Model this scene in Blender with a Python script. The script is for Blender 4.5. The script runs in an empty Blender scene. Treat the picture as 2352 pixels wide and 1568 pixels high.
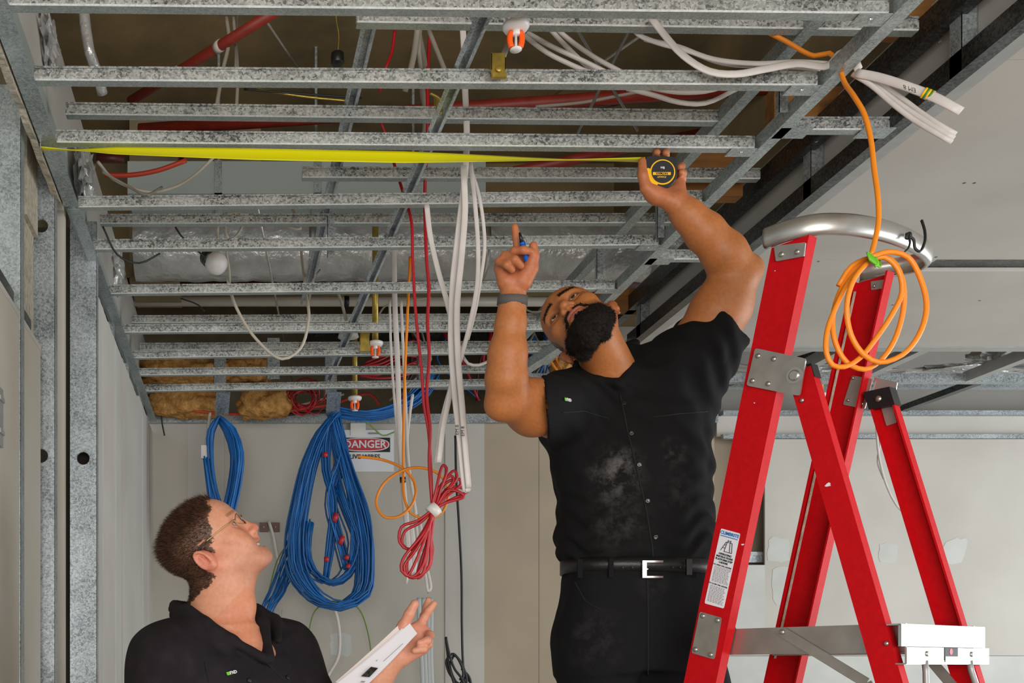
import bpy, math, random
import numpy as np
from mathutils import Vector, Matrix
R_ = random.Random(7)
SC = bpy.context.scene
COL = SC.collection
# ------------------------------------------------------------------ camera
CZ = 1.35            # camera height above the floor
FPX = 2400.0         # focal length in pixels of the 2352-wide frame
VX, VY = 550.0, 1530.0   # vanishing point of the depth direction (lens shift)
cd = bpy.data.cameras.new('camera'); cam = bpy.data.objects.new('camera', cd); COL.objects.link(cam)
cd.sensor_fit = 'HORIZONTAL'; cd.sensor_width = 36.0; cd.lens = FPX / 2352 * 36.0
cd.shift_x = (1176 - VX) / 2352; cd.shift_y = (VY - 784) / 2352
cd.clip_start = 0.05; cd.clip_end = 100
cam.location = (0, 0, CZ); cam.rotation_euler = (math.radians(90), 0, 0)
SC.camera = cam
# ------------------------------------------------------------------ daylight and added fill
w = bpy.data.worlds.new('world'); SC.world = w; w.use_nodes = True
bg = w.node_tree.nodes['Background']; bg.inputs[0].default_value = (0.86, 0.94, 1.0, 1); bg.inputs[1].default_value = 0.42
def area(name, loc, target, size, size_y, power, col):
    l = bpy.data.lights.new(name, 'AREA'); l.shape = 'RECTANGLE'; l.size = size; l.size_y = size_y; l.energy = power; l.color = col
    o = bpy.data.objects.new(name, l); COL.objects.link(o); o.location = loc
    o.rotation_euler = (Vector(target) - Vector(loc)).to_track_quat('-Z', 'Y').to_euler(); return o
area('front_fill', (0.6, -3.2, 1.5), (0.6, 3, 1.6), 5.0, 2.6, 225, (1.0, 0.96, 0.91))  # added area light behind the camera, set low to brighten the battens
area('side_window_daylight', (6.4, 2.4, 1.3), (1.0, 3.2, 1.7), 4.0, 2.2, 160, (0.92, 0.97, 1.0))
vs = SC.view_settings; vs.view_transform = 'Standard'; vs.look = 'None'; vs.gamma = 1.0; vs.use_curve_mapping = False
vs.exposure = 0.33
# ------------------------------------------------------------------ helpers
def P(px, py, d):
    return Vector(((px - VX) * d / FPX, d, CZ + (VY - py) * d / FPX))
def PZ(px, py, zr):
    return P(px, py, FPX * zr / (VY - py))
def C(*a):
    if len(a) == 1: a = a[0]
    if isinstance(a, str):
        a = a.lstrip('#'); a = [int(a[i:i+2], 16) / 255 for i in (0, 2, 4)]
        a = [x / 12.92 if x <= .04045 else ((x + .055) / 1.055) ** 2.4 for x in a]
    return (a[0], a[1], a[2], 1.0)
def link(o, parent=None):
    COL.objects.link(o)
    if parent is not None: o.parent = parent
    return o
def tag(o, label=None, cat=None, group=None, kind=None):
    if label: o['label'] = label
    if cat: o['category'] = cat
    if group: o['group'] = group
    if kind: o['kind'] = kind
    return o
def thing(name, label, cat, loc=(0, 0, 0), group=None):
    o = bpy.data.objects.new(name, None); o.empty_display_size = .05; COL.objects.link(o); o.location = loc
    return tag(o, label, cat, group, 'thing')
def mesh(name, V, F, m=None, parent=None, smooth=False):
    me = bpy.data.meshes.new(name); me.from_pydata([tuple(v) for v in V], [], F); me.update()
    if smooth: me.polygons.foreach_set('use_smooth', [True] * len(me.polygons))
    if m is not None: me.materials.append(m)
    o = bpy.data.objects.new(name, me); COL.objects.link(o)
    if parent is not None:
        o.parent = parent; o.matrix_parent_inverse = Matrix.Translation(-Vector(parent.location)) if parent.parent is None else Matrix.Identity(4)
        if parent.parent is not None:      # sub-part: keep world coordinates
            o.matrix_parent_inverse = Matrix.Identity(4)
    return o
class MB:
    """collects shapes that make up ONE part"""
    def __init__(s): s.V = []; s.F = []
    def add(s, V, F):
        n = len(s.V); s.V += [tuple(v) for v in V]; s.F += [tuple(i + n for i in f) for f in F]; return s
    def box(s, a, b):
        x0, y0, z0 = a; x1, y1, z1 = b
        return s.add([(x0,y0,z0),(x1,y0,z0),(x1,y1,z0),(x0,y1,z0),(x0,y0,z1),(x1,y0,z1),(x1,y1,z1),(x0,y1,z1)],
                     [(0,3,2,1),(4,5,6,7),(0,1,5,4),(1,2,6,5),(2,3,7,6),(3,0,4,7)])
    def obox(s, c, ax, ay, az):
        c, ax, ay, az = map(Vector, (c, ax, ay, az))
        V = [c + ax*i + ay*j + az*k for k in (-1, 1) for i, j in ((-1,-1),(1,-1),(1,1),(-1,1))]
        return s.add(V, [(0,3,2,1),(4,5,6,7),(0,1,5,4),(1,2,6,5),(2,3,7,6),(3,0,4,7)])
    def prism(s, prof, A, B, u, v):
        """closed 2-D outline swept from A to B; u, v are the outline's axes"""
        A, B, u, v = map(Vector, (A, B, u, v)); n = len(prof)
        V = [A + u*p[0] + v*p[1] for p in prof] + [B + u*p[0] + v*p[1] for p in prof]
        F = [(i, (i+1) % n, n + (i+1) % n, n + i) for i in range(n)] + [tuple(range(n))[::-1], tuple(range(n, 2*n))]
        return s.add(V, F)
    def cyl(s, A, B, r, r2=None, n=16, cap=True):
        A, B = Vector(A), Vector(B); r2 = r if r2 is None else r2
        t = (B - A).normalized(); u = t.orthogonal().normalized(); v = t.cross(u)
        V = [A + (u*math.cos(a) + v*math.sin(a))*r for a in (2*math.pi*i/n for i in range(n))] + \
            [B + (u*math.cos(a) + v*math.sin(a))*r2 for a in (2*math.pi*i/n for i in range(n))]
        F = [(i, (i+1) % n, n + (i+1) % n, n + i) for i in range(n)]
        if cap: F += [tuple(range(n))[::-1], tuple(range(n, 2*n))]
        return s.add(V, F)
    def tube(s, pts, r, n=8, ry=None, ref=None, step=None, closed=False, raw=False):
        V, F = tube_vf(pts, r, n, ry, ref, step, closed, raw); return s.add(V, F)
    def sph(s, c, r, n=10, sc=(1, 1, 1)):
        c = Vector(c); V = [c + Vector((0, 0, r*sc[2]))]; m = n // 2 + 1
        for j in range(1, m):
            th = math.pi * j / m
            for i in range(n):
                a = 2*math.pi*i/n
                V.append(c + Vector((r*sc[0]*math.sin(th)*math.cos(a), r*sc[1]*math.sin(th)*math.sin(a), r*sc[2]*math.cos(th))))
        V.append(c - Vector((0, 0, r*sc[2]))); L = len(V) - 1
        F = [(0, 1 + i, 1 + (i+1) % n) for i in range(n)]
        for j in range(m - 2):
            for i in range(n):
                a = 1 + j*n + i; b = 1 + j*n + (i+1) % n
                F.append((a, a + n, b + n, b))
        k = 1 + (m-2)*n
        F += [(L, k + (i+1) % n, k + i) for i in range(n)]
        return s.add(V, F)
    def lathe(s, A, axis, prof, n=20):
        A = Vector(A); t = Vector(axis).normalized(); u = t.orthogonal().normalized(); v = t.cross(u); V = []; F = []
        for (h, r) in prof:
            for i in range(n):
                a = 2*math.pi*i/n; V.append(A + t*h + (u*math.cos(a) + v*math.sin(a))*r)
        for j in range(len(prof) - 1):
            for i in range(n):
                F.append((j*n + i, j*n + (i+1) % n, (j+1)*n + (i+1) % n, (j+1)*n + i))
        F += [tuple(range(n))[::-1], tuple(range((len(prof)-1)*n, len(prof)*n))]
        return s.add(V, F)
    def build(s, name, m, parent=None, smooth=False):
        return mesh(name, s.V, s.F, m, parent, smooth)
def smooth_path(pts, step=None, closed=False):
    pts = [Vector(p) for p in pts]
    if len(pts) < 3 and not closed: return pts
    out = []; n = len(pts); rng = range(n if closed else n - 1)
    for i in rng:
        if closed: p0, p1, p2, p3 = pts[i-1], pts[i], pts[(i+1) % n], pts[(i+2) % n]
        else:
            p1, p2 = pts[i], pts[i+1]
            p0 = pts[i-1] if i else p1*2 - p2
            p3 = pts[i+2] if i + 2 < n else p2*2 - p1
        k = 6 if step is None else max(2, min(40, int((p2 - p1).length / step)))
        t0 = 0.0; al = .5
        d1 = max((p1-p0).length ** al, 1e-5); d2 = max((p2-p1).length ** al, 1e-5); d3 = max((p3-p2).length ** al, 1e-5)
        t1 = d1; t2 = t1 + d2; t3 = t2 + d3
        for j in range(k):
            t = t1 + (t2 - t1) * j / k
            A1 = p0*((t1-t)/(t1-t0)) + p1*((t-t0)/(t1-t0)); A2 = p1*((t2-t)/(t2-t1)) + p2*((t-t1)/(t2-t1)); A3 = p2*((t3-t)/(t3-t2)) + p3*((t-t2)/(t3-t2))
            B1 = A1*((t2-t)/(t2-t0)) + A2*((t-t0)/(t2-t0)); B2 = A2*((t3-t)/(t3-t1)) + A3*((t-t1)/(t3-t1))
            out.append(B1*((t2-t)/(t2-t1)) + B2*((t-t1)/(t2-t1)))
    if not closed: out.append(pts[-1])
    return out
def tube_vf(pts, r, n=8, ry=None, ref=None, step=None, closed=False, raw=False):
    pp = [Vector(p) for p in pts] if raw else smooth_path(pts, step, closed)
    m = len(pp); V = []; F = []; u = None
    for i in range(m):
        if closed: t = pp[(i+1) % m] - pp[i-1]
        else: t = pp[min(i+1, m-1)] - pp[max(i-1, 0)]
        t = t.normalized()
        if ref is not None:
            u = Vector(ref) - t*Vector(ref).dot(t); u = u.normalized() if u.length > 1e-4 else t.orthogonal().normalized()
        elif u is None: u = t.orthogonal().normalized()
        else:
            u = u - t*u.dot(t); u = u.normalized() if u.length > 1e-5 else t.orthogonal().normalized()
        v = t.cross(u); rr = r(i/(m-1)) if callable(r) else r; r2 = rr if ry is None else ry
        for k in range(n):
            a = 2*math.pi*k/n; V.append(pp[i] + u*(rr*math.cos(a)) + v*(r2*math.sin(a)))
    for i in range(m if closed else m - 1):
        for k in range(n):
            a = i*n + k; b = i*n + (k+1) % n; c = ((i+1) % m)*n
            F.append((a, b, c + (k+1) % n, c + k))
    if not closed: F += [tuple(range(n))[::-1], tuple(range((m-1)*n, m*n))]
    return V, F
def tube(name, pts, r, m, parent=None, **k):
    V, F = tube_vf(pts, r, **k); return mesh(name, V, F, m, parent, True)
# ------------------------------------------------------------------ materials
def mat(name, col, rough=.6, metal=0.0, var=None, vscale=8, bump=0, bscale=60, spec=.5, detail=3, sss=0, coat=0, stretch=None):
    m = bpy.data.materials.new(name); m.use_nodes = True; nt = m.node_tree; b = nt.nodes['Principled BSDF']
    b.inputs['Base Color'].default_value = C(col); b.inputs['Roughness'].default_value = rough; b.inputs['Metallic'].default_value = metal
    b.inputs['Specular IOR Level'].default_value = spec
    if coat: b.inputs['Coat Weight'].default_value = coat; b.inputs['Coat Roughness'].default_value = .2
    if sss: b.inputs['Subsurface Weight'].default_value = sss; b.inputs['Subsurface Radius'].default_value = (.012, .005, .003); b.inputs['Subsurface Scale'].default_value = 1.0
    N = nt.nodes.new; L = nt.links.new; tc = None
    def coord():
        nonlocal tc
        if tc is None:
            tc = N('ShaderNodeTexCoord').outputs['Object']
            if stretch:
                mp = N('ShaderNodeMapping'); mp.inputs['Scale'].default_value = stretch; L(tc, mp.inputs['Vector']); tc = mp.outputs[0]
        return tc
    if var is not None:
        nz = N('ShaderNodeTexNoise'); nz.inputs['Scale'].default_value = vscale; nz.inputs['Detail'].default_value = detail; L(coord(), nz.inputs['Vector'])
        rp = N('ShaderNodeValToRGB'); rp.color_ramp.elements[0].position = .32; rp.color_ramp.elements[1].position = .68
        rp.color_ramp.elements[0].color = C(col); rp.color_ramp.elements[1].color = C(var); L(nz.outputs[0], rp.inputs[0]); L(rp.outputs[0], b.inputs['Base Color'])
    if bump:
        nz = N('ShaderNodeTexNoise'); nz.inputs['Scale'].default_value = bscale; nz.inputs['Detail'].default_value = 4; L(coord(), nz.inputs['Vector'])
        bp = N('ShaderNodeBump'); bp.inputs['Strength'].default_value = bump; bp.inputs['Distance'].default_value = .01; L(nz.outputs[0], bp.inputs['Height']); L(bp.outputs[0], b.inputs['Normal'])
    return m
def galv(name, lo, mid, hi, scale=150, rough=.42, metal=.75):
    """zinc spangle: angular crystals of light and dark grey"""
    m = bpy.data.materials.new(name); m.use_nodes = True; nt = m.node_tree; b = nt.nodes['Principled BSDF']; N = nt.nodes.new; L = nt.links.new
    tc = N('ShaderNodeTexCoord').outputs['Object']
    wz = N('ShaderNodeTexNoise'); wz.inputs['Scale'].default_value = scale*.6; wz.inputs['Detail'].default_value = 2; L(tc, wz.inputs['Vector'])
    mx = N('ShaderNodeMix'); mx.data_type = 'VECTOR'; mx.inputs['Factor'].default_value = .012; L(tc, mx.inputs[4]); L(wz.outputs['Color'], mx.inputs[5])
    vo = N('ShaderNodeTexVoronoi'); vo.inputs['Scale'].default_value = scale; L(mx.outputs[1], vo.inputs['Vector'])
    nz = N('ShaderNodeTexNoise'); nz.inputs['Scale'].default_value = 9; nz.inputs['Detail'].default_value = 4; L(tc, nz.inputs['Vector'])
    sp = N('ShaderNodeSeparateColor'); L(vo.outputs['Color'], sp.inputs[0])
    ma = N('ShaderNodeMath'); ma.operation = 'MULTIPLY_ADD'; L(nz.outputs[0], ma.inputs[0]); ma.inputs[1].default_value = .9
    mb = N('ShaderNodeMath'); mb.operation = 'MULTIPLY_ADD'; L(sp.outputs[0], mb.inputs[0]); mb.inputs[1].default_value = .62; mb.inputs[2].default_value = -.27; L(mb.outputs[0], ma.inputs[2])
    rp = N('ShaderNodeValToRGB'); cr = rp.color_ramp; cr.elements[0].position = .12; cr.elements[1].position = .85; e = cr.elements.new(.42)
    cr.elements[0].color = C(lo); e.color = C(mid); cr.elements[2].color = C(hi); L(ma.outputs[0], rp.inputs[0]); L(rp.outputs[0], b.inputs['Base Color'])
    b.inputs['Metallic'].default_value = metal; b.inputs['Roughness'].default_value = rough
    return m
M = {}
M['galv'] = galv('galvanised_steel', '595c5a', 'a5a7a4', 'd0d2d0', 210, .42, .45)
M['galv_fine'] = galv('galvanised_sheet', '6f7678', '9aa1a4', 'bcc3c6', 230, .36, .5)
M['track'] = galv('steel_track', '7c8484', '98a1a1', 'b4bcbc', 240, .38, .45)
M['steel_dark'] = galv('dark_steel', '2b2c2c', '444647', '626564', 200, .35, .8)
M['plaster'] = mat('plasterboard', 'b2aea7', .95, var='bcb9b2', vscale=2.2, bump=.04, bscale=200, spec=.15)
M['plaster_left'] = mat('plasterboard_cream', 'b5b0a2', .95, var='bfbab0', vscale=3, spec=.15)
M['plaster_warm'] = mat('plasterboard_warm', 'a19482', .95, var='ab9d8a', vscale=2.2, spec=.15)
M['plaster_dull'] = mat('plasterboard_dull', 'b0aba1', .95, var='b8b3a9', vscale=2.2, spec=.15)
M['plaster_edge'] = mat('gypsum_core', 'c2b9a8', .95, var='9e9686', vscale=60, bump=.4, bscale=90, spec=.1)
M['compound'] = mat('joint_compound', 'bfc0bc', .9, var='b5b6b2', vscale=6, spec=.15)
M['floor'] = mat('concrete_floor', 'a9a59d', .9, var='b8b4ac', vscale=1.5, spec=.2)
M['slab'] = mat('concrete_slab', '94805c', .95, var='6f634c', vscale=3, bump=.15, bscale=25, spec=.1)
M['block'] = mat('cavity_block', '93846a', .95, var='786c57', vscale=5, spec=.1)
M['tile'] = mat('cavity_shade', '39342d', .95, var='2c2823', vscale=3, spec=.1)  # dark brown painted in for the shade behind the studs
M['red_paint'] = mat('ladder_red_fibreglass', 'bb0510', .6, var='c60812', vscale=70, bump=.05, bscale=180, spec=.18)
M['pipe_red'] = mat('sprinkler_pipe_red', '8d2a1c', .5, var='7a2418', vscale=20)
M['pipe_maroon'] = mat('maroon_pipe', '4a1210', .5)
M['alu'] = mat('aluminium', 'b4b0aa', .33, .85, var='c6c3be', vscale=14)
M['alu_plate'] = mat('aluminium_plate', 'a39e96', .42, .7, var='b3aea6', vscale=25)
M['alu_white'] = mat('bright_aluminium', 'a6a7a5', .4, .3, var='9c9d9b', vscale=20)
M['rivet'] = mat('rivet_metal', 'c0bbb3', .3, .9)
M['black_plastic'] = mat('black_plastic', '151516', .4)
M['white_cable'] = mat('white_cable', 'c8c0bb', .45, var='d1cac5', vscale=20)
M['grey_cable'] = mat('cream_cable', 'b3aa9a', .5)
M['dim_cable'] = mat('dusty_cable', '8e8678', .6)
M['red_cable'] = mat('red_cable', 'b01722', .4)
M['orange_cable'] = mat('orange_cable', 'f08a1c', .4)
M['blue_cable'] = mat('blue_cable', '0d6fba', .45, var='0a5ca6', vscale=15)
M['blue_dark'] = mat('blue_cable_dark', '0c5290', .5, var='0d5c9c', vscale=15)
M['green_cable'] = mat('earth_wire', '6d8a3a', .5)
M['black_cable'] = mat('black_cable', '1b1e1d', .5)
M['orange_plastic'] = mat('orange_plastic', 'ff5a0a', .4, sss=.1)
M['white_plastic'] = mat('white_plastic', 'dcd8d4', .4)
M['brass'] = mat('zinc_gold', 'c4a84c', .32, .6, var='a08a45', vscale=40)
M['yellow'] = mat('tape_yellow', 'd6cf00', .4)
M['case_yellow'] = mat('case_yellow', 'f2b70c', .45)
M['foil'] = mat('foil', 'd2d2d0', .3, .45, var='a9aaa8', vscale=9, bump=.9, bscale=28)
M['insul'] = mat('glasswool', '9a6c36', 1.0, var='cc9c60', vscale=30, bump=1.0, bscale=70, spec=.05)
M['timber'] = mat('timber', '9b6a34', .8, var='7d5228', vscale=5, stretch=(1, 8, 8))
M['paper'] = mat('paper', 'e6e4ea', .8, spec=.2)
M['sign_white'] = mat('sign_white', 'd2d3d6', .5)
M['sign_red'] = mat('sign_red', 'b32730', .5)
M['black'] = mat('black_print', '101010', .6)
M['brown_box'] = mat('brown_plate', '6b4a40', .6)
M['pvc'] = mat('white_pvc', 'c0b8aa', .45)
M['green_tie'] = mat('green_tape', '2e7d32', .5)
M['blue_print'] = mat('blue_print', '1673b8', .5)
M['grey_print'] = mat('grey_print', '8a8684', .7)
M['lime'] = mat('lime_logo', '6fbf2f', .6)
M['white_print'] = mat('white_print', 'd8d8d8', .7)
M['pipe_grey'] = mat('grey_panel', '9aa39f', .6)
M['band'] = mat('grey_fabric_band', '55504d', .8)
def text_mesh(name, body, size, m, origin, ux, uy, parent=None, ext=.0004, align='CENTER', bold=False):
    cu = bpy.data.curves.new(name, 'FONT'); cu.body = body; cu.size = size; cu.align_x = align; cu.align_y = 'CENTER'; cu.extrude = ext; cu.resolution_u = 2
    if bold: cu.offset = size * .018
    o = bpy.data.objects.new('tmp_text', cu); COL.objects.link(o)
    dg = bpy.context.evaluated_depsgraph_get(); me = bpy.data.meshes.new_from_object(o.evaluated_get(dg))
    bpy.data.objects.remove(o); ux = Vector(ux).normalized(); uy = Vector(uy).normalized(); uz = ux.cross(uy); og = Vector(origin)
    V = [og + ux*v.co.x + uy*v.co.y + uz*v.co.z for v in me.vertices]; F = [tuple(p.vertices) for p in me.polygons]
    bpy.data.meshes.remove(me)
    return mesh(name, V, F, m, parent)
# ================================================================== THE SETTING
def slabbox(name, a, b, m, parent=None, kind='structure'):
    o = MB().box(a, b).build(name, m, parent)
    if kind and parent is None: o['kind'] = kind
    return o
def z(r): return CZ + r
HB = 1.335      # underside of the new ceiling frame above the camera
HU = 1.46       # underside of the upper frame
slabbox('floor', (-3, -4.2, -.1), (7.2, 7.6, 0), M['floor'])
slabbox('ceiling', (-3, -4.2, z(2.55)), (7.2, 7.6, z(2.75)), M['slab'])
# beams and masonry of the ceiling void
MB().box((-.50, 4.75, z(1.75)), (-.28, 5.1, z(2.55))).build('trim_1', M['block'])['kind'] = 'structure'
MB().box((-.26, 4.9, z(2.22)), (.1, 5.2, z(2.55))).build('trim_3', M['block'])['kind'] = 'structure'
MB().box((-.86, 5.3, z(1.9)), (7.0, 5.45, z(2.55))).build('trim_4', M['slab'])['kind'] = 'structure'
MB().box((1.9, 2.2, z(1.95)), (2.3, 6.9, z(2.55))).build('trim_2', M['slab'])['kind'] = 'structure'
slabbox('wall_far', (-3, 6.9, 0), (7.2, 7.1, z(2.55)), M['block'])
slabbox('wall_void', (-1.0, 1.0, z(1.62)), (-.86, 6.9, z(2.55)), M['block'])
# ---- back wall: sheets of plasterboard on a track
YB = 5.76
wb = bpy.data.objects.new('wall_back', None); COL.objects.link(wb); wb['kind'] = 'structure'; wb.location = (1.5, YB, 0)
def sheet(x0, x1, y0, zr0, zr1, m='plaster', th=.013, name='plasterboard_sheet', par=None):
    return MB().box((x0, y0, zr0), (x1, y0 + th, zr1)).build(name, M[m], par or wb)
def bx(px, d=YB): return (px - VX) * d / FPX
def bz(py, d=YB): return CZ + (VY - py) * d / FPX
for (p0, p1, dy, m_) in ((325, 430, 0, 'plaster_dull'), (430.2, 515, .0, 'plaster'), (515.3, 1022, .001, 'plaster_dull'), (1022.3, 1112, -.003, 'plaster'), (1112.3, 1238, 0, 'plaster_warm'), (1238.3, 1640, -.002, 'plaster_warm')):
    sheet(bx(p0), bx(p1), YB + dy, 0, bz(973), m_)
sheet(bx(1640), bx(1800), YB + .11, 0, bz(975), 'plaster_warm', name='inner_sheet')             # open bay, set back
sheet(bx(1757, 5.7), bx(2352, 5.7) + 1.0, 5.70, bz(1505, 5.7), bz(1008, 5.7))
sheet(bx(1660, 5.7), bx(1757, 5.7), 5.70, bz(1505, 5.7), bz(1297, 5.7), 'compound')
sheet(bx(1560, 5.7), bx(2352, 5.7) + 1.0, 5.702, 0, bz(1506, 5.7), 'compound')  # primed lower sheets
sheet(bx(1642), bx(2352) + 1.0, 5.735, bz(1004), bz(958))
MB().box((bx(1655), 5.74, bz(1292)), (bx(1764), 5.80, bz(1274))).box((bx(1655), 5.735, bz(1276)), (bx(1764), 5.74, bz(1268))).build('noggin', M['galv_fine'], wb)
rnd = random.Random(3)
def patch(px, py, wpx, hpx, yy, seed, m='compound', sk=0.0):
    rr = random.Random(seed); pts = []
    for i in range(18):
        a = 2*math.pi*i/18; c = max(abs(math.cos(a)), abs(math.sin(a)))**-.75
        pts.append((px + wpx*.5*c*math.cos(a)*rr.uniform(.86, 1.06) - sk*hpx*.5*math.sin(a)*c, py + hpx*.5*c*math.sin(a)*rr.uniform(.86, 1.06)))
    V = [Vector((bx(a, yy), yy - .0015, bz(b, yy))) for a, b in pts] + [Vector((bx(a, yy), yy + .001, bz(b, yy))) for a, b in pts]
    F = [tuple(range(18)), tuple(range(18, 36))[::-1]] + [(i, 18+i, 18+(i+1) % 18, (i+1) % 18) for i in range(18)]
    return mesh('filler_patch', V, F, M[m], wb)
patch(783, 1480, 52, 58, YB + .002, 1); patch(1788, 1262, 52, 60, 5.70, 2); patch(1990, 1268, 34, 50, 5.70, 3); patch(2040, 1270, 44, 50, 5.70, 4)
patch(2190, 1266, 55, 62, 5.70, 5, sk=.35); patch(1990, 1488, 420, 30, 5.70, 6); patch(1796, 1345, 50, 90, 5.70, 8)
# wall tracks along the head of the back wall
MB().box((bx(330), YB - .05, bz(973)), (bx(1640), YB + .02, bz(965))).box((bx(330), YB - .052, bz(975)), (bx(1640), YB - .05, bz(955))).build('head_track', M['galv_fine'], wb)
MB().box((bx(1650), 5.70, bz(1012)), (bx(2352) + 1, 5.728, bz(1002))).box((bx(1650), 5.70, bz(958)), (bx(2352) + 1, 5.76, bz(948))).build('head_track', M['galv_fine'], wb)
# ---- left wall
wl = bpy.data.objects.new('wall_left', None); COL.objects.link(wl); wl['kind'] = 'structure'; wl.location = (-.5, 4, 0)
TOPL = z(1.245)
for (y0, y1, dx) in ((3.47, 4.22, 0), (4.222, 4.95, .002), (4.952, 5.76, 0)):
    n = 26; V = []; F = []; rr = random.Random(int(y0*100))
    for i in range(n + 1):
        yy = y0 + (y1-y0)*i/n; zz = TOPL + (0 if i in (0, n) else rr.uniform(-.004, .004)) + (.035 if y0 > 4.9 else 0)
        for xx in (-.488 + dx, -.475 + dx): V += [(xx, yy, 0), (xx, yy, zz)]
    for i in range(n):
        a = i*4; b = a + 4
        F += [(a, b, b+1, a+1), (a+2, a+3, b+3, b+2), (a+1, b+1, b+3, a+3)]
    F += [(0, 1, 3, 2), (n*4, n*4+2, n*4+3, n*4+1)]
    mesh('plasterboard_sheet', V, F, M['plaster'], wl)
for (yy, wd) in ((3.62, .03), (3.98, .05), (4.36, .02), (4.72, .06), (5.1, .05), (5.45, .03)):    # bands of set joint compound
    MB().box((-.4755, yy, .1), (-.4738, yy + wd, TOPL - .01)).build('joint_band', M['compound'], wl)
# ---- plasterboard ceiling to the right, with its slot
wc = bpy.data.objects.new('ceiling_right', None); COL.objects.link(wc); wc['kind'] = 'structure'; wc.location = (3, 2.5, z(HB))
def csheet(x0, x1, y0, y1): return MB().box((x0, y0, z(HB)), (x1, y1, z(HB) + .013)).build('plasterboard_sheet', M['plaster'], wc)
csheet(1.655, 6.6, -1.5, 1.10); csheet(1.655, 6.6, 1.102, 2.30); csheet(1.655, 6.6, 2.302, 3.43); csheet(1.655, 2.29, 3.432, 3.53); csheet(1.655, 6.6, 3.532, 4.36)
MB().box((2.29, 3.40, z(HB) + .014), (6.6, 3.56, z(HB) + .05)).build('slot_channel', M['steel_dark'], wc)
MB().box((1.64, -1.5, z(HB) - .0005), (1.69, 4.36, z(HB) + .002)).build('edge_bead', M['alu_white'], wc)
for i, (px, py) in enumerate(((1875, 325), (2160, 95), (2215, 420), (2238, 420), (2150, 590), (1880, 600), (2250, 690), (2050, 700))):
    c = PZ(px, py, HB); MB().cyl(c + Vector((0, 0, .002)), c - Vector((0, 0, .0008)), .004, n=10).build('screw_head', M['steel_dark'], wc)
# ================================================================== CEILING FRAMES
BAT = [(0, .0028), (.0028, 0), (.027, 0), (.027, .03), (.0255, .03), (.0255, .0015), (.0015, .0015), (.0015, .0232), (.006, .0245), (.006, .028), (.0015, .029), (.0015, .032), (0, .032), (0, .0276), (.0045, .0268), (.0045, .0256), (0, .0224)]
M['edge'] = galv('zinc_edge_highlight', 'c2c5c3', 'd5d8d6', 'e4e6e5', 240, .3, .3)  # painted highlight: brighter zinc where the batten edge catches light
M['soffit'] = galv('zinc_floor_reflection', '7f8885', '929b98', 'a7aeab', 300, .4, .35)  # floor reflection put into the smoother, greenish underside colour
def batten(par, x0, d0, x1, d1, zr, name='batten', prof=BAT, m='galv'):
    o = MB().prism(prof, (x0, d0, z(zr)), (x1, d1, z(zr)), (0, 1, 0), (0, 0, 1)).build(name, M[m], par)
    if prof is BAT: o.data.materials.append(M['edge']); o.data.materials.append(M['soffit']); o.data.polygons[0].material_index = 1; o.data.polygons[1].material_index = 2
    return o
def dy(py, h): return FPX * h / (VY - py)
lf = thing('batten_grid', 'lower galvanised ceiling frame of parallel battens above both men', 'frame', (.45, 3.5, z(HB)))
rows = [(10, 30), (183, 195), (326, 340), (475, 462), (572, 562), (674, 663), (763, 756), (822, 808), (861, 853), (898, 884)]
LOW = []
for (a, b) in rows:
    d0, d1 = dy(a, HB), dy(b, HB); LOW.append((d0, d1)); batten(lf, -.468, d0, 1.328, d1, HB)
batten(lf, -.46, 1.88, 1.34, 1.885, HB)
# left track: bottom flange, upstanding web, turned lip
MB().prism([(0, 0), (.043, 0), (.043, .0014), (.0014, .0014), (.0014, .034), (0, .034)], (-.508, 1.7, z(HB) - .002), (-.508, 3.03, z(HB) - .002), (1, 0, 0), (0, 0, 1)).build('track', M['track'], lf)
MB().prism([(0, 0), (.036, 0), (.036, .0014), (.0014, .0014), (.0014, .034), (0, .034)], (-.500, 3.05, z(HB) - .002), (-.485, 5.74, z(HB) - .002), (1, 0, 0), (0, 0, 1)).build('track', M['track'], lf)
# right rail
RAIL = [(0, 0), (.032, 0), (.032, .012), (.0305, .012), (.0305, .0014), (.0014, .0014), (.0014, .038), (0, .038)]
MB().prism(RAIL, (1.338, 1.6, z(HB) - .003), (1.332, 4.62, z(HB) - .003), (1, 0, 0), (0, 0, 1)).build('rail', M['track'], lf)
for (d0, d1) in LOW[:8]:
    y = d1 + .005; pl = MB().box((1.268, y - .006, z(HB) - .0025), (1.336, y + .036, z(HB) - .0008)).build('fixing_plate', M['track'], lf)
    MB().cyl((1.30, y + .012, z(HB) - .0024), (1.30, y + .012, z(HB) - .0045), .004, .003, 10).build('screw', M['rivet'], pl)
# lighter cross rails running over the battens: twin lipped channel with a dark slot between
HAT = [(0, .004), (.006, 0), (.0075, .001), (.0065, .014), (.0215, .014), (.0205, .001), (.022, 0), (.028, .004), (.027, .006), (.0225, .0035), (.0225, .016), (.0055, .016), (.0055, .0035), (.001, .006)]
def crossrail(par, A, B):
    A, B = Vector(A), Vector(B); t = (B - A).normalized(); u = t.cross(Vector((0, 0, 1))).normalized()
    return MB().prism([((a - .014)*1.3, b*1.2) for a, b in HAT], A, B, u, (0, 0, 1)).build('cross_rail', M['galv_fine'], par)
crossrail(lf, PZ(1124, 10, HB + .032), PZ(752, 880, HB + .032))
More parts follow.
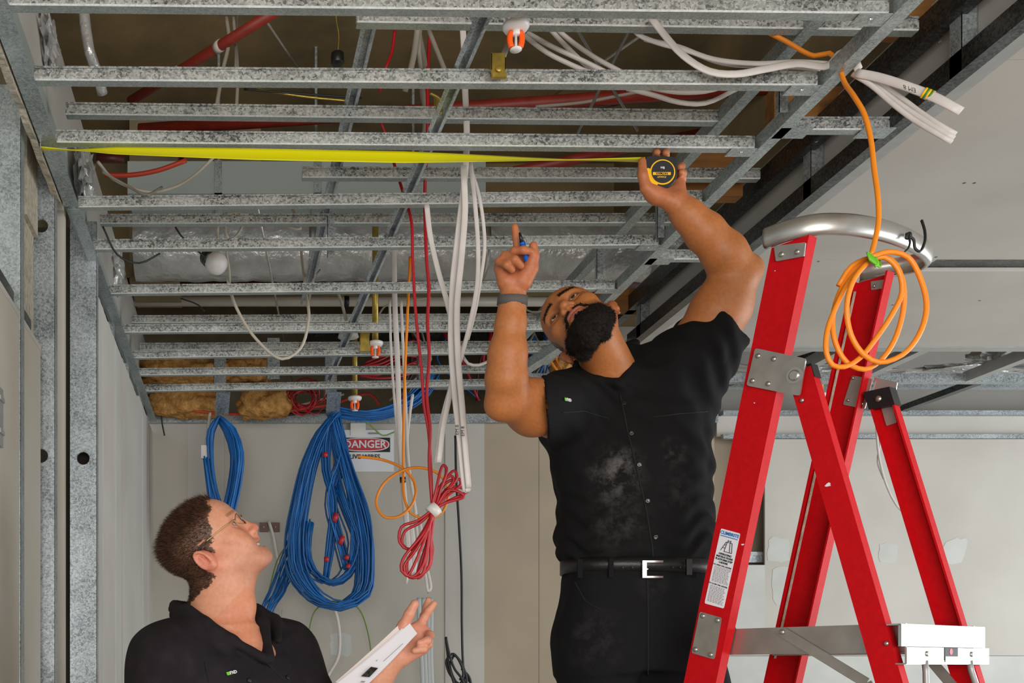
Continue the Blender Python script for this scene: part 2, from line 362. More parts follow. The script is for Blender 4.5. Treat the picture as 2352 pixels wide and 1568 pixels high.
# ---- upper frame
uf = thing('upper_batten_grid', 'upper galvanised frame of thinner battens seen above the lower battens', 'frame', (.45, 3.5, z(HU)))
for (x0, a, b, x1) in ((.267, 50, 69, 1.56), (-.46, 262, 279, 1.30), (.188, 407, 410, 1.56), (-.46, 513, 511, 1.56), (-.46, 741, 736, 1.30), (-.46, 803, 798, 1.45)):
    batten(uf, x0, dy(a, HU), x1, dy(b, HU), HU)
MB().prism(RAIL, (1.30, 1.9, z(HU) - .003), (1.24, 5.2, z(HU) - .003), (1, 0, 0), (0, 0, 1)).build('rail', M['track'], uf)
crossrail(uf, PZ(858, 20, HU + .032), PZ(700, 700, HU + .032))
# hangers that tie the two frames together
def hanger(par, px, py, zr0, zr1, w=.022, name='hanger', m='galv_fine'):
    b = PZ(px, py, zr0); L_ = MB().box((b.x - w/2, b.y, z(zr0)), (b.x + w/2, b.y + .0015, z(zr1))).box((b.x - w/2, b.y, z(zr0)), (b.x - w/2 + .0015, b.y + w*.8, z(zr1)))
    return L_.build(name, M[m], par)
for px, py in ((1800, 258), (1518, 545), (1378, 640), (760, 590)): hanger(uf, px, py, HB + .01, HU + .02)
for px, py in ((628, 870), (505, 900), (760, 905), (975, 880)): hanger(uf, px, py, HB + .03, HU + .1, .06)
# ---- bulkhead frame beside the plasterboard ceiling: two tracks and posts
bf = thing('steel_bulkhead', 'dark steel bulkhead frame with short posts beside the grey plasterboard ceiling', 'frame', (1.63, 3, z(HB)))
TR = [(0, 0), (.035, 0), (.035, .0014), (.0014, .0014), (.0014, .05), (0, .05)]
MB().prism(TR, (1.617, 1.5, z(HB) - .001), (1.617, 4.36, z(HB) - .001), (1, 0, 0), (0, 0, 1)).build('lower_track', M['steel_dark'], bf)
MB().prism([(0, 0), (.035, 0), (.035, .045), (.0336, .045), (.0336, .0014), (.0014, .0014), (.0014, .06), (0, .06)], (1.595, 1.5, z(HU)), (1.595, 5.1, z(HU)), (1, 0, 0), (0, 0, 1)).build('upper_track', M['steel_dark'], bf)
for px, py in ((2217, 127), (1869, 418), (1640, 610), (1475, 750)):
    d = FPX*1.625/(px - VX); MB().box((1.617, d, z(HB)), (1.6185, d + .04, z(HU) + .03)).box((1.617, d, z(HB)), (1.652, d + .0015, z(HU) + .03)).build('post', M['galv_fine'], bf)
MB().box((1.654, 1.5, z(HB) + .013), (1.667, 4.36, z(HU) + .12)).build('side_lining', M['plaster'], bf)
for (a, x0, x1) in ((297, 1.372, 1.617), (595, 1.372, 1.617), (795, 1.36, 1.617)):     # stub battens from rail to bulkhead
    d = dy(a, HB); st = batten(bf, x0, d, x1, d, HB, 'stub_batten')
    for xx in (x0 - .03, x1 - .07): MB().box((xx, d - .012, z(HB) - .003), (xx + .08, d + .04, z(HB) - .001)).build('fixing_plate', M['track'], st)
# timber packers glimpsed above the bulkhead
for i, (px, py, zr) in enumerate(((1625, 420, 1.5), (1640, 365, 1.55), (1870, 240, 1.55), (2140, 30, 1.56), (1430, 690, 1.5))):
    c = PZ(px, py, zr); o = MB().box((c.x - .11, c.y, c.z - .04), (c.x + .11, c.y + .05, c.z + .05)).build('packer', M['timber'], bf)
# ---- far frame beyond the right-hand ceiling
ff = thing('far_batten_grid', 'bright ceiling frame along the far wall behind the red ladder', 'frame', (3, 4.7, z(HB)))
MB().box((1.4, 4.362, z(HB) - .004), (6.5, 4.42, z(HB) - .001)).box((1.4, 4.362, z(HB) - .001), (6.5, 4.365, z(HB) + .03)).build('batten', M['alu_white'], ff)
MB().box((1.3, 4.90, z(HB) - .002), (6.5, 4.94, z(HB))).box((1.3, 4.90, z(HB)), (6.5, 4.902, z(HB) + .04)).build('batten', M['galv_fine'], ff)
for px in (2135, 1948, 2420): x = bx(px, 4.4); MB().box((x - .02, 4.40, z(HB)), (x + .02, 4.92, z(HB) + .002)).box((x - .022, 4.40, z(HB)), (x - .02, 4.92, z(HB) + .05)).build('noggin', M['alu_white'], ff)
def bar(par, A, B, w, h, name, m):
    A, B = Vector(A), Vector(B); t = (B - A).normalized(); u = t.cross(Vector((0, 0, 1))).normalized(); v = u.cross(t)
    return MB().prism([(-w, -h), (w, -h), (w, h), (-w, h)], A, B, u, v).build(name, m, par)
bar(ff, P(2075, 938, 5.5), P(2245, 876, 5.0), .02, .015, 'brace', M['steel_dark'])
bar(ff, P(2280, 842, 5.0), P(2400, 790, 4.7), .02, .015, 'brace', M['steel_dark'])
bar(ff, P(1640, 890, 5.2), P(1800, 840, 4.9), .015, .012, 'brace', M['steel_dark'])
bar(ff, P(1800, 835, 5.0), P(1950, 790, 4.8), .012, .012, 'brace', M['steel_dark'])
bar(ff, P(1130, 895, 4.75), P(1315, 775, 4.3), .024, .02, 'brace', M['track'])
MB().box((1.0, 5.45, z(HB) + .12), (6.5, 5.50, z(HB) + .16)).build('batten', M['galv_fine'], ff)
MB().box((1.75, 6.0, z(HB) - .02), (6.5, 6.02, z(HB) + .9)).build('void_panel', M['plaster'], ff)
# ================================================================== LEFT STUD WALL
sw = thing('stud_wall', 'stripped steel stud wall with punched holes along the left edge', 'stud wall', (-.55, 3, 0))
def stud(name, x0, x1, d, z0, z1, holes, fl=.04, lipside=True, r=.0215, m='galv_fine', par=sw):
    """C stud, web to the viewer, with round service holes cut through it"""
    b = MB(); w_ = x1 - x0; zc = z0; cx = (x0 + x1)/2; n = 24; h_ = w_/2
    for hz in sorted(holes):
        b.add([(x0, d, zc), (x1, d, zc), (x1, d, hz - h_), (x0, d, hz - h_)], [(0, 1, 2, 3)])
        V = []; 
        for i in range(n):
            a = 2*math.pi*i/n; c, s_ = math.cos(a), math.sin(a); k = h_/max(abs(c), abs(s_))
            V += [(cx + k*c, d, hz + k*s_), (cx + r*c, d, hz + r*s_), (cx + r*.93*c, d + .004, hz + r*.93*s_)]
        F = []
        for i in range(n):
            a = i*3; q = ((i+1) % n)*3
            F += [(a, q, q+1, a+1), (a+1, q+1, q+2, a+2)]
        b.add(V, F); zc = hz + h_
    b.add([(x0, d, zc), (x1, d, zc), (x1, d, z1), (x0, d, z1)], [(0, 1, 2, 3)])
    for xx in (x0, x1):
        sg = 1 if xx == x0 else -1
        b.box((min(xx, xx+sg*.0012), d, z0), (max(xx, xx+sg*.0012), d + fl, z1))
        b.box((min(xx, xx+sg*.01), d + fl, z0), (max(xx, xx+sg*.01), d + fl + .0012, z1))
    for k in (.17, .83):       # rolled stiffening ribs on the web
        xx = x0 + w_*k; b.box((xx - .0025, d - .0012, z0), (xx + .0025, d + .0005, z1))
    return b.build(name, M[m], par)
def zz(py, d): return CZ + (VY - py)*d/FPX
stud('stud', bx(160, 3.44), bx(222, 3.44), 3.44, 0, zz(508, 3.44), (zz(540, 3.44), zz(1052, 3.44)))
stud('stud', bx(64, 2.95), bx(126, 2.95), 2.95, 0, zz(380, 2.95), (zz(518, 2.95), zz(1046, 2.95)), r=.0195)
stud('stud', bx(-26, 2.62), bx(48, 2.62), 2.62, .0, zz(194, 2.62), (), m='track')
for yy in (4.05, 4.6, 5.15): MB().box((-.56, yy, 0), (-.49, yy + .0015, z(HB))).box((-.4905, yy, 0), (-.489, yy + .04, z(HB))).build('stud', M['galv_fine'], sw)
def board(name, x0, x1, y0, y1, z0, z1, m, jag=0, par=sw):
    """board seen edge-on with a broken lower edge"""
    n = 30; V = []; rr = random.Random(int(abs(x0)*1000)); F = []
    for i in range(n + 1):
        t = i/n; yy = y0 + (y1-y0)*t; zl = z0 + rr.uniform(0, jag)
        V += [(x0, yy, zl), (x1, yy, zl - rr.uniform(0, jag)*.5), (x1, yy, z1), (x0, yy, z1)]
    for i in range(n):
        a = i*4; b = a+4; F += [(a, b, b+1, a+1), (a+1, b+1, b+2, a+2), (a+2, b+2, b+3, a+3), (a+3, b+3, b, a)]
    F += [(0, 1, 2, 3), (n*4+3, n*4+2, n*4+1, n*4)]
    return mesh(name, V, F, m, par)
board('broken_board', -.531, -.513, 1.7, 3.05, z(HB) - .008, z(HB) + .16, M['plaster_edge'], .012)
MB().box((bx(131, 3.1), 3.1, 0), (bx(148, 3.1), 3.125, zz(455, 3.1))).build('board_edge', M['plaster_left'], sw)
MB().box((bx(44, 2.78), 2.78, zz(492, 2.78)), (bx(62, 2.78), 2.93, zz(250, 2.78))).build('board_edge', M['plaster_edge'], sw)
MB().box((bx(46, 2.80), 2.80, 0), (bx(55, 2.80), 2.93, zz(492, 2.80))).build('board_edge', M['plaster_edge'], sw)
MB().box((bx(116, 3.0), 3.0, 0), (bx(129, 3.0), 3.02, zz(465, 3.0))).build('rubber_strip', M['black_plastic'], sw)
MB().box((-.7, 3.5, 0), (-.49, 3.52, z(1.47))).build('shade_backing', M['tile'], sw)  # dark sheet in place of shade behind the stud holes and gap
MB().box((-.545, 1.7, z(HB) + .16), (-.51, 5.7, z(HB) + .42)).build('bulkhead_board', M['plaster'], sw)
MB().box((-.52, 1.7, z(HB) + .035), (-.508, 5.7, z(HB) + .16)).build('bulkhead_board', M['pipe_grey'], sw)
# cream lined panel in front of the studs with its steel top angle and pull
lp = thing('lining_wall', 'cream wall lining panel with sloping-looking top and metal pull at far left', 'panel', (-.56, 2.4, 0))
MB().box((-.565, 1.75, 0), (-.552, 2.90, z(.885))).build('lining', M['plaster_left'], lp)
MB().box((-.61, 1.75, z(.885) - .02), (-.566, 2.84, z(.885) + .055)).build('top_angle', M['steel_dark'], lp)
MB().box((-.5655, 1.75, z(.885) - .012), (-.551, 2.902, z(.885) + .003)).build('edge_strip', M['plaster'], lp)
MB().box((-.5515, 2.36, zz(1026, 2.4)), (-.545, 2.412, zz(893, 2.4))).box((-.553, 2.365, zz(1000, 2.4)), (-.540, 2.406, zz(990, 2.4))).box((-.553, 2.365, zz(925, 2.4)), (-.540, 2.406, zz(915, 2.4))).build('pull_handle', M['alu_white'], lp)
# ================================================================== RED PLATFORM STEPLADDER
LO = Vector((1.212, 2.30, 0)); LW = Vector((.85, .527, 0)).normalized(); LR = Vector((LW.y, -LW.x, 0))
def LP(w, r, zr): p = LO + LW*w + LR*r; return Vector((p.x, p.y, CZ + zr))
def LX(px, py, w):
    D = Vector(((px - VX)/FPX, 1, (VY - py)/FPX)); t = (LO.dot(LW) + w)/(D.x*LW.x + D.y*LW.y); return Vector((D.x*t, D.y*t, CZ + D.z*t))
ZT = .935; LEAN = .227; ZH = .64; RL = .28
def r1(zr): return -(ZT - zr)*LEAN          # centre line of the climbing stiles
def r2(zr): return .0186 + (ZH - zr)*.274     # centre line of the rear legs
ld = thing('stepladder', 'red fibreglass platform stepladder with aluminium hoop on the right', 'ladder', LP(.18, .05, -1.35))
def chan(hw, fl, t=.004, s=1):
    """U channel in (r, w): web at w=0, flanges reach s*fl"""
    p = [(-hw, 0), (hw, 0), (hw, fl), (hw - t, fl), (hw - t, t), (-hw + t, t), (-hw + t, fl), (-hw, fl)]
    return [(a, b*s) for a, b in p]
def stile(name, w, s, ra, rb, za, zb, hw=.0425, fl=.03):
    return MB().prism(chan(hw, fl, .0045, s), LP(w, ra(za), za), LP(w, rb(zb), zb), LR, LW).build(name, M['red_paint'], ld)
s_near = stile('front_stile', 0, 1, r1, r1, -1.33, ZT); s_far = stile('front_stile', .36, -1, r1, r1, -1.33, ZT - .01)
g_near = stile('rear_leg', .006, 1, r2, r2, -1.33, ZH + .012, .027, .024); g_far = stile('rear_leg', .354, -1, r2, r2, -1.33, ZH + .0, .027, .024)
for w in (.0, .36):
    for rr in (r1, r2): MB().box((-.001, -.001, 0), (.001, .001, .001)) if False else None
for w, f in ((.0, r1), (.33, r1), (.0, r2), (.33, r2)):
    c = LP(w + .015, f(-1.33), -1.335); MB().obox(c, LR*.05, LW*.022, (0, 0, .015)).build('rubber_foot', M['black_plastic'], ld)
# worn streak along the inner flange of the far stile
MB().prism([(0, 0), (.003, 0), (.003, .006), (0, .006)], LP(.335, r1(.02) - .032, .02), LP(.335, r1(.9) - .032, .9), LR, LW).build('worn_streak', M['plaster_edge'], s_far)
# hoop
hp = [(-.012, -.052), (-.012, .0), (.01, .05), (.06, .085), (.12, .105), (.2, .117), (.29, .117), (.36, .108), (.41, .09), (.43, .06), (.42, .02), (.395, -.02), (.385, -.052)]
MB().tube([LP(a, b, .957) for a, b in hp], .0075, 14, .023, ref=None, step=.008).V and None
def hoop():
    pts = smooth_path([LP(a, b, .957) for a, b in hp], .008); V = []; F = []; prof = [(-.006, .021), (.001, .0225), (.006, .017), (.0085, .006), (.0085, -.006), (.006, -.017), (.001, -.0225), (-.008, -.0225), (-.008, -.0205), (-.002, -.019), (.0035, -.006), (.0035, .006), (-.002, .019), (-.006, .0195)]
    m = len(pts); n = len(prof)
    for i, p in enumerate(pts):
        t = (pts[min(i+1, m-1)] - pts[max(i-1, 0)]).normalized(); o = Vector((t.y, -t.x, 0))
        for (a, b) in prof: V.append(p + o*a + Vector((0, 0, b)))
    for i in range(m-1):
        for k in range(n): F.append((i*n+k, i*n+(k+1) % n, (i+1)*n+(k+1) % n, (i+1)*n+k))
    F += [tuple(range(n))[::-1], tuple(range((m-1)*n, m*n))]
    return mesh('hoop', V, F, M['alu'], ld, True)
hoop()
def plate(name, quad, w, th, m, par, bevel=.12):
    """flat plate on the ladder's side; corners given as pixels, clipped a little"""
    q = [LX(a, b, w) for a, b in quad]; out = []
    for i in range(4):
        a, b, c = q[i-1], q[i], q[(i+1) % 4]; out += [b + (a-b)*bevel*.5, b + (a-b)*bevel*.12 + (c-b)*bevel*.12, b + (c-b)*bevel*.5]
    n = len(out); V = out + [v + LW*th for v in out]
    F = [tuple(range(n)), tuple(range(n, 2*n))[::-1]] + [(i, n+i, n+(i+1) % n, (i+1) % n) for i in range(n)]
    return mesh(name, V, F, m, par)
def rivets(par, pix, w, r=.006):
    for (a, b) in pix:
        c = LX(a, b, w); MB().lathe(c, -LW, [(-.001, r), (.0015, r*.95), (.003, r*.6), (.0038, .0005)], 12).build('rivet', M['rivet'], par, True)
p = plate('hinge_plate', ((1734, 799), (1851, 823), (1836, 909), (1714, 885)), -.006, .004, M['alu_plate'], ld)
rivets(p, ((1741, 817), (1777, 824), (1728, 874), (1764, 881)), -.007, .0058)
MB().lathe(LX(1825, 862, -.006), -LW, [(0, .019), (.0012, .0185), (.0013, .012), (.004, .0115), (.0055, .009), (.0057, .001)], 20).build('pivot_bolt', M['rivet'], p)
p = plate('step_plate', ((1607, 1404), (1657, 1418), (1640, 1514), (1588, 1499)), -.004, .003, M['alu_plate'], ld)
rivets(p, ((1614, 1414), (1648, 1424), (1597, 1491), (1632, 1503)), -.005)
p = plate('hoop_bracket', ((1777, 565), (1850, 556), (1846, 588), (1782, 600)), -.006, .004, M['alu_plate'], ld)
rivets(p, ((1795, 584), (1831, 578)), -.007)
rivets(g_near, ((1842, 919), (2036, 1477)), .004, .005)
p = plate('hinge_plate', ((1957, 862), (2004, 870), (1986, 939), (1936, 929)), .352, .003, M['alu_plate'], ld); rivets(p, ((1959, 868), (1990, 874), (1948, 919), (1981, 927)), .351, .004)
p = plate('hinge_plate', ((2008, 866), (2061, 877), (2056, 905), (2000, 945)), .36, .003, M['alu'], ld)
p = plate('hoop_bracket', ((2000, 646), (2044, 640), (2043, 660), (2001, 666)), .353, .003, M['alu_plate'], ld); rivets(p, ((2008, 657), (2040, 650)), .352, .004)
# black end caps of the rear legs
for w, s, zz_ in ((.004, 1, ZH + .012), (.356, -1, ZH + .008)):
    b = MB().prism([(.018, .003), (.029, .003), (.029, .028), (.018, .028)], LP(w, r2(zz_ - .025), zz_ - .025), LP(w, r2(zz_ + .006), zz_ + .006), LR, LW)
    if s < 0: b = MB().prism([(-.029, -.028), (.029, -.028), (.029, .003), (-.029, .003)], LP(w, r2(zz_ - .040), zz_ - .040), LP(w, r2(zz_ + .004), zz_ + .004), LR, LW)
    cp = b.build('end_cap', M['black_plastic'], ld)
    if s < 0:
        c = LP(.325, r2(zz_ - .02), zz_ - .02); MB().lathe(c, -LW, [(-.001, .0075), (.002, .007), (.004, .002)], 12).build('rivet', M['rivet'], cp, True)
plate('leg_stiffener', ((2024, 937), (2050, 932), (2060, 970), (2036, 978)), .345, .003, M['alu_plate'], ld)
# platform
za, zb = .088, .032
pl = MB().obox(LP(.18, .0, .083), LR*.215, LW*.135, (0, 0, .004)).build('platform', M['alu'], ld)
for w in (.036, .324):
    MB().obox(LP(w, .0, .058), LR*.222, LW*.002, (0, 0, .030)).obox(LP(w + (.012 if w < .1 else -.012), .0, .029), LR*.222, LW*.012, (0, 0, .0015)).build('side_rail', M['alu'], ld)
MB().obox(LP(.18, .226, .063), LR*.003, LW*.178, (0, 0, .0225)).obox(LP(.18, .214, .085), LR*.014, LW*.178, (0, 0, .0015)).build('end_rail', M['alu_white'], ld)
cr = MB().obox(LP(.18, .236, .022), LR*.002, LW*.175, (0, 0, .017)).obox(LP(.18, .226, .0055), LR*.01, LW*.175, (0, 0, .0012)).build('cross_brace', M['alu'], ld)
MB().obox(LP(.185, .2385, .026), LR*.0006, LW*.028, (0, 0, .013)).build('sticker', M['black'], cr)
MB().obox(LP(.185, .2392, .015), LR*.0006, LW*.026, (0, 0, .006)).build('sticker_note', M['white_print'], cr)
MB().lathe(LP(.183, .2392, .031), LR, [(0, .007), (.0004, .007)], 14).build('sticker_dot', M['sign_red'], cr)
for w in (.085, .275): MB().lathe(LP(w, .238, .026), LR, [(0, .006), (.002, .0055), (.003, .002)], 12).build('rivet', M['rivet'], cr, True)
tube('strut', [LP(.085, .234, .012), LP(.085, .236, -.01), LP(.088, .245, -.5)], .006, M['alu_white'], ld, n=10, raw=True)
tube('strut', [LP(.275, .234, .012), LP(.28, .236, -.01), LP(.335, .27, -.2)], .006, M['alu_white'], ld, n=10, raw=True)
def flat(A, B, wd, name='brace', par=None):
    A, B = Vector(A), Vector(B); t = (B-A).normalized(); v = LW.cross(t).normalized()
    return MB().prism([(-wd, -.0015), (wd, -.0015), (wd, .0015), (-wd, .0015)], A, B, v, LW).build(name, M['alu_plate'], par or ld)
br = flat(LX(1796, 1450, .03), LX(1990, 1568, .03), .011); flat(LX(1990, 1568, .03), LP(.03, .43, -.55), .011)
rivets(br, ((1796, 1451),), .026, .006)
flat(LP(.33, .12, .03), LP(.33, .4, -.33), .011)
for zs in (-.26, -.55, -.84, -1.1):       # treads below the platform
    MB().obox(LP(.18, r1(zs), zs), LR*.04, LW*.15, (0, 0, .012)).build('tread', M['alu'], ld)
    MB().obox(LP(.18, r2(zs), zs), LR*.004, LW*.15, (0, 0, .014)).build('rear_bar', M['alu'], ld)
# instruction label on the near stile
lb = plate('instruction_label', ((1656, 1213), (1700, 1225), (1662, 1397), (1618, 1385)), -.0012, .001, M['paper'], ld, .08)
A_, B_, D_ = LX(1656, 1213, -.0018), LX(1700, 1225, -.0018), LX(1618, 1385, -.0018)
ux = (B_ - A_).normalized(); dn = (D_ - A_).normalized(); uy = -dn; wd = (B_ - A_).length; hg = (D_ - A_).length
def lab(u, v): return A_ + ux*(wd*u) + dn*(hg*v)
text_mesh('brand_line', 'CLIMBRITE', .0105, M['blue_print'], lab(.5, .045), ux, uy, lb, bold=True)
MB().obox(lab(.5, .085), ux*wd*.45, dn*.0008, LW*.0003).build('blue_rule', M['blue_print'], lb)
ic = MB()
def seg(a, b, wdt=.0006):
    A, B = lab(*a), lab(*b); t = (B-A).normalized(); ic.prism([(-wdt, -.0003), (wdt, -.0003), (wdt, .0003), (-wdt, .0003)], A, B, LW.cross(t).normalized(), LW)
for a, b in (((.42, .15), (.22, .27)), ((.42, .15), (.72, .15)), ((.47, .15), (.4, .28)), ((.62, .15), (.68, .275)), ((.72, .15), (.8, .275)), ((.35, .19), (.46, .19)), ((.3, .23), (.43, .23)), ((.4, .275), (.8, .275)), ((.5, .13), (.64, .13)), ((.5, .12), (.5, .15)), ((.64, .12), (.64, .15))): seg(a, b)
ic.build('ladder_pictogram', M['black'], lb)
for i, s in enumerate(('OPERATING', 'INSTRUCTIONS', 'PLATFORM STEP', 'LADDER')): text_mesh('heading', s, .0062, M['black'], lab(.5, .315 + i*.036), ux, uy, lb, bold=True)
text_mesh('heading', 'TO OPEN THE LADDER', .0046, M['black'], lab(.48, .465), ux, uy, lb); text_mesh('heading', 'TO CLOSE THE LADDER', .0046, M['black'], lab(.48, .715), ux, uy, lb)
fp = MB(); rr = random.Random(5)
for i in range(30):
    v = .49 + i*.0158
    if abs(v - .715) < .02: continue
    x = .1
    while x < .86:
        l = rr.uniform(.05, .14); fp.obox(lab(min(x + l/2, .9), v), ux*wd*l*.45, dn*.00055, LW*.0002); x += l + .03
fp.build('fine_print', M['grey_print'], lb)
# paint chips
for (a, b, s) in ((1902, 1113, .006), (1706, 1250, .003), (1780, 622, .0015), (1733, 925, .0015)):
    rr = random.Random(a); c = LX(a, b, -.0008 if a < 1890 else .0052); n = 9; V = []
    for i in range(n):
        an = 2*math.pi*i/n; q = s*rr.uniform(.5, 1.2); V.append(c + LR*(q*math.cos(an)*1.4) + Vector((0, 0, q*math.sin(an)*.8)))
    mesh('paint_chip', V + [v - LW*.0004 for v in V], [tuple(range(n)), tuple(range(n, 2*n))] + [(i, n+i, n+(i+1) % n, (i+1) % n) for i in range(n)], M['paper'], s_near if a < 1890 else g_near)
# black cord knotted on the hoop
cz = thing('knotted_string', 'thin black cord knotted on the aluminium hoop of the stepladder', 'cord', P(2085, 545, 2.33))
tube('knot', [P(2082, 538, 2.31), P(2090, 536, 2.30), P(2090, 545, 2.30), P(2082, 546, 2.30), P(2084, 538, 2.30)], .0035, M['black_cable'], cz)
tube('tail', [P(2086, 542, 2.30), P(2090, 555, 2.29), P(2086, 570, 2.28), P(2076, 580, 2.27)], .0022, M['black_cable'], cz)
tube('tail', [P(2088, 542, 2.30), P(2098, 550, 2.30), P(2102, 570, 2.30), P(2112, 577, 2.30), P(2124, 555, 2.31), P(2124, 530, 2.32), P(2117, 506, 2.33)], .003, M['black_cable'], cz)
# ================================================================== WORK PLATFORM the standing man is on (below the frame)
wp = thing('work_platform', 'low red work platform under the man with the measuring tape', 'platform', (1.03, 2.85, 0))
MB().box((.78, 2.75, .60), (1.26, 3.16, .63)).build('deck', M['alu'], wp)
for x in (.80, 1.22):
    for y in (2.80, 3.11): MB().box((x, y, 0), (x + .03, y + .03, .60)).build('leg', M['red_paint'], wp)
for y in (2.80, 3.11): MB().box((.80, y, .3), (1.25, y + .02, .33)).build('rail', M['red_paint'], wp)
q = P(1326, 1553, 2.95); MB().box((q.x - .012, 2.93, .63), (q.x + .012, 2.96, q.z)).build('grab_post', M['red_paint'], wp)
# ================================================================== SERVICES IN THE CEILING VOID
def pip(name, label, cat, A, B, r, m, **k):
    o = MB().cyl(A, B, r, n=20).build(name, m, None, True); return tag(o, label, cat, kind='thing', **k)
def path(pts): return [P(*p) for p in pts]
def cable(name, label, pts, r, m, cat='cable', n=8, group=None, step=.02, **k):
    return tag(tube(name, path(pts), r, m, n=n, step=step, **k), label, cat, group, 'thing')
# foil duct
fd = thing('foil_duct', 'crinkled silver foil duct crossing above the battens', 'duct', (.6, 4.6, z(1.83)))
n = 40; nx = 90; V = []; F = []; rr = np.random.RandomState(4)
for i in range(nx + 1):
    x = -.46 + 2.6*i/nx
    for k in range(n):
        a = 2*math.pi*k/n; r = .135 + rr.uniform(-.003, .003) + .004*math.sin(i*.9)*math.sin(3*a); V.append((x, 4.62 + r*math.cos(a), z(1.845) + r*math.sin(a)))
for i in range(nx):
    for k in range(n): F.append((i*n+k, i*n+(k+1) % n, (i+1)*n+(k+1) % n, (i+1)*n+k))
mesh('sleeve', V, F, M['foil'], fd, True)
for x in (.3, 1.05, 1.8): MB().cyl((x, 4.62, z(1.845)), (x + .03, 4.62, z(1.845)), .141, n=32).build('joint_band', M['alu'], fd, True)
pip('maroon_pipe', 'dark maroon pipe crossing just below the foil duct', 'pipe', P(255, 655, 4.95), P(1600, 650, 4.95), .034, M['pipe_maroon'])
o = pip('pvc_pipe', 'cream plastic pipe crossing behind the battens below the maroon pipe', 'pipe', P(285, 692, 5.05), P(1340, 692, 5.05), .024, M['pvc'])
MB().cyl(P(790, 692, 5.05), P(801, 692, 5.05), .0265, n=20).build('coupling', M['black_plastic'], o, True)
o = pip('sprinkler_pipe', 'red sprinkler pipe slanting up at top left of the void', 'pipe', P(300, 232, 3.9), P(640, 22, 3.3), .017, M['pipe_red'])
for t in (.33, .62): a = P(300, 232, 3.9).lerp(P(640, 22, 3.3), t); b = P(300, 232, 3.9).lerp(P(640, 22, 3.3), t + .03); MB().cyl(a, b, .0195, n=20).build('pipe_clip', M['pvc'], o, True)
pip('sprinkler_main', 'long red sprinkler main crossing the void behind the cables', 'pipe', P(320, 298, 4.3), P(1960, 188, 3.7), .024, M['pipe_red'])
o = pip('red_branch_pipe', 'red branch pipe in the void above the tape measure', 'pipe', P(1180, 395, 4.0), P(1640, 300, 4.3), .02, M['pipe_red'])
pip('red_stub_pipe', 'short red pipe stub behind the foil wrap at far left', 'pipe', P(222, 362, 3.6), P(285, 366, 3.6), .014, M['pipe_maroon'])
# rectangular duct
rd = thing('sheet_duct', 'grey green sheet metal duct spanning the void behind the yellow tape', 'duct', (.3, 4.3, z(1.9)))
MB().box((-.45, 4.2, z(1.90)), (.99, 4.42, z(2.03))).build('body', M['pipe_grey'], rd)
for x in (-.1, .3, .7): MB().box((x, 4.194, z(1.894)), (x + .03, 4.42, z(1.90))).box((x, 4.194, z(1.894)), (x + .03, 4.2, z(2.03))).build('flange', M['track'], rd); MB().box((x + .01, 4.3, z(2.03)), (x + .02, 4.303, z(2.55))).build('hanger_strap', M['track'], rd)
# smoke alarm sounder
al = thing('alarm_sounder', 'white alarm sounder with grey base hanging below the foil duct', 'alarm', P(495, 605, 3.8))
ax = (P(520, 620, 3.75) - P(470, 585, 3.85)).normalized()
MB().lathe(P(474, 588, 3.85), ax, [(0, .012), (.004, .03), (.03, .034), (.045, .03)], 20).build('base', M['steel_dark'], al, True)
MB().lathe(P(488, 598, 3.84), ax, [(0, .036), (.03, .042), (.05, .036), (.062, .02), (.064, .004)], 20).build('dome', M['white_plastic'], al, True)
# sprinkler heads
def sprinkler(c, label, k=1.0, drop=True):
    t = thing('fire_sprinkler', label, 'sprinkler', c, 'sprinkler heads'); c = Vector(c); dn = Vector((0, 0, -1))
    MB().lathe(c, dn, [(-.004*k, .02*k), (0, .028*k), (.006*k, .028*k), (.012*k, .024*k), (.014*k, .012*k)], 24).build('escutcheon', M['white_plastic'], t, True)
    MB().lathe(c, dn, [(.01*k, .009*k), (.022*k, .009*k), (.024*k, .006*k)], 14).build('body', M['white_plastic'], t, True)
    for s in (-1, 1):
        pts = [c + Vector((s*a*k, 0, -b*k)) for a, b in ((.009, .016), (.0125, .024), (.0125, .036), (.0095, .048))]
        MB().tube(pts, .0062*k, 8).build('guard', M['orange_plastic'], t, True)
    MB().lathe(c, dn, [(.022*k, .0025*k), (.05*k, .0035*k), (.052*k, .0045*k)], 10).build('bulb', M['white_plastic'], t, True)
    b = MB().lathe(c, dn, [(.051*k, .004*k), (.0525*k, .0125*k), (.0545*k, .0125*k), (.0555*k, .003*k)], 16)
    b.build('deflector', M['white_plastic'], t, True)
    if drop: MB().cyl(c + Vector((0, 0, .004)), c + Vector((0, 0, .5)), .011*k, n=14).build('drop_pipe', M['pipe_red'] if drop == 1 else M['brass'], t, True)
sprinkler(P(1185, 56, 2.21), 'nearest sprinkler head with orange guard at the top of the picture', 1.0, 1)
sprinkler(P(862, 786, 4.33), 'sprinkler head with orange guard hanging among the middle battens', 1.15, 2)
sprinkler(P(815, 912, 5.25), 'sprinkler head with orange guard above the blue cable bundle', 1.25, 2)
sprinkler(P(1885, 905, 5.2), 'sprinkler head with orange guard seen between the ladder stiles', 1.3, 2)
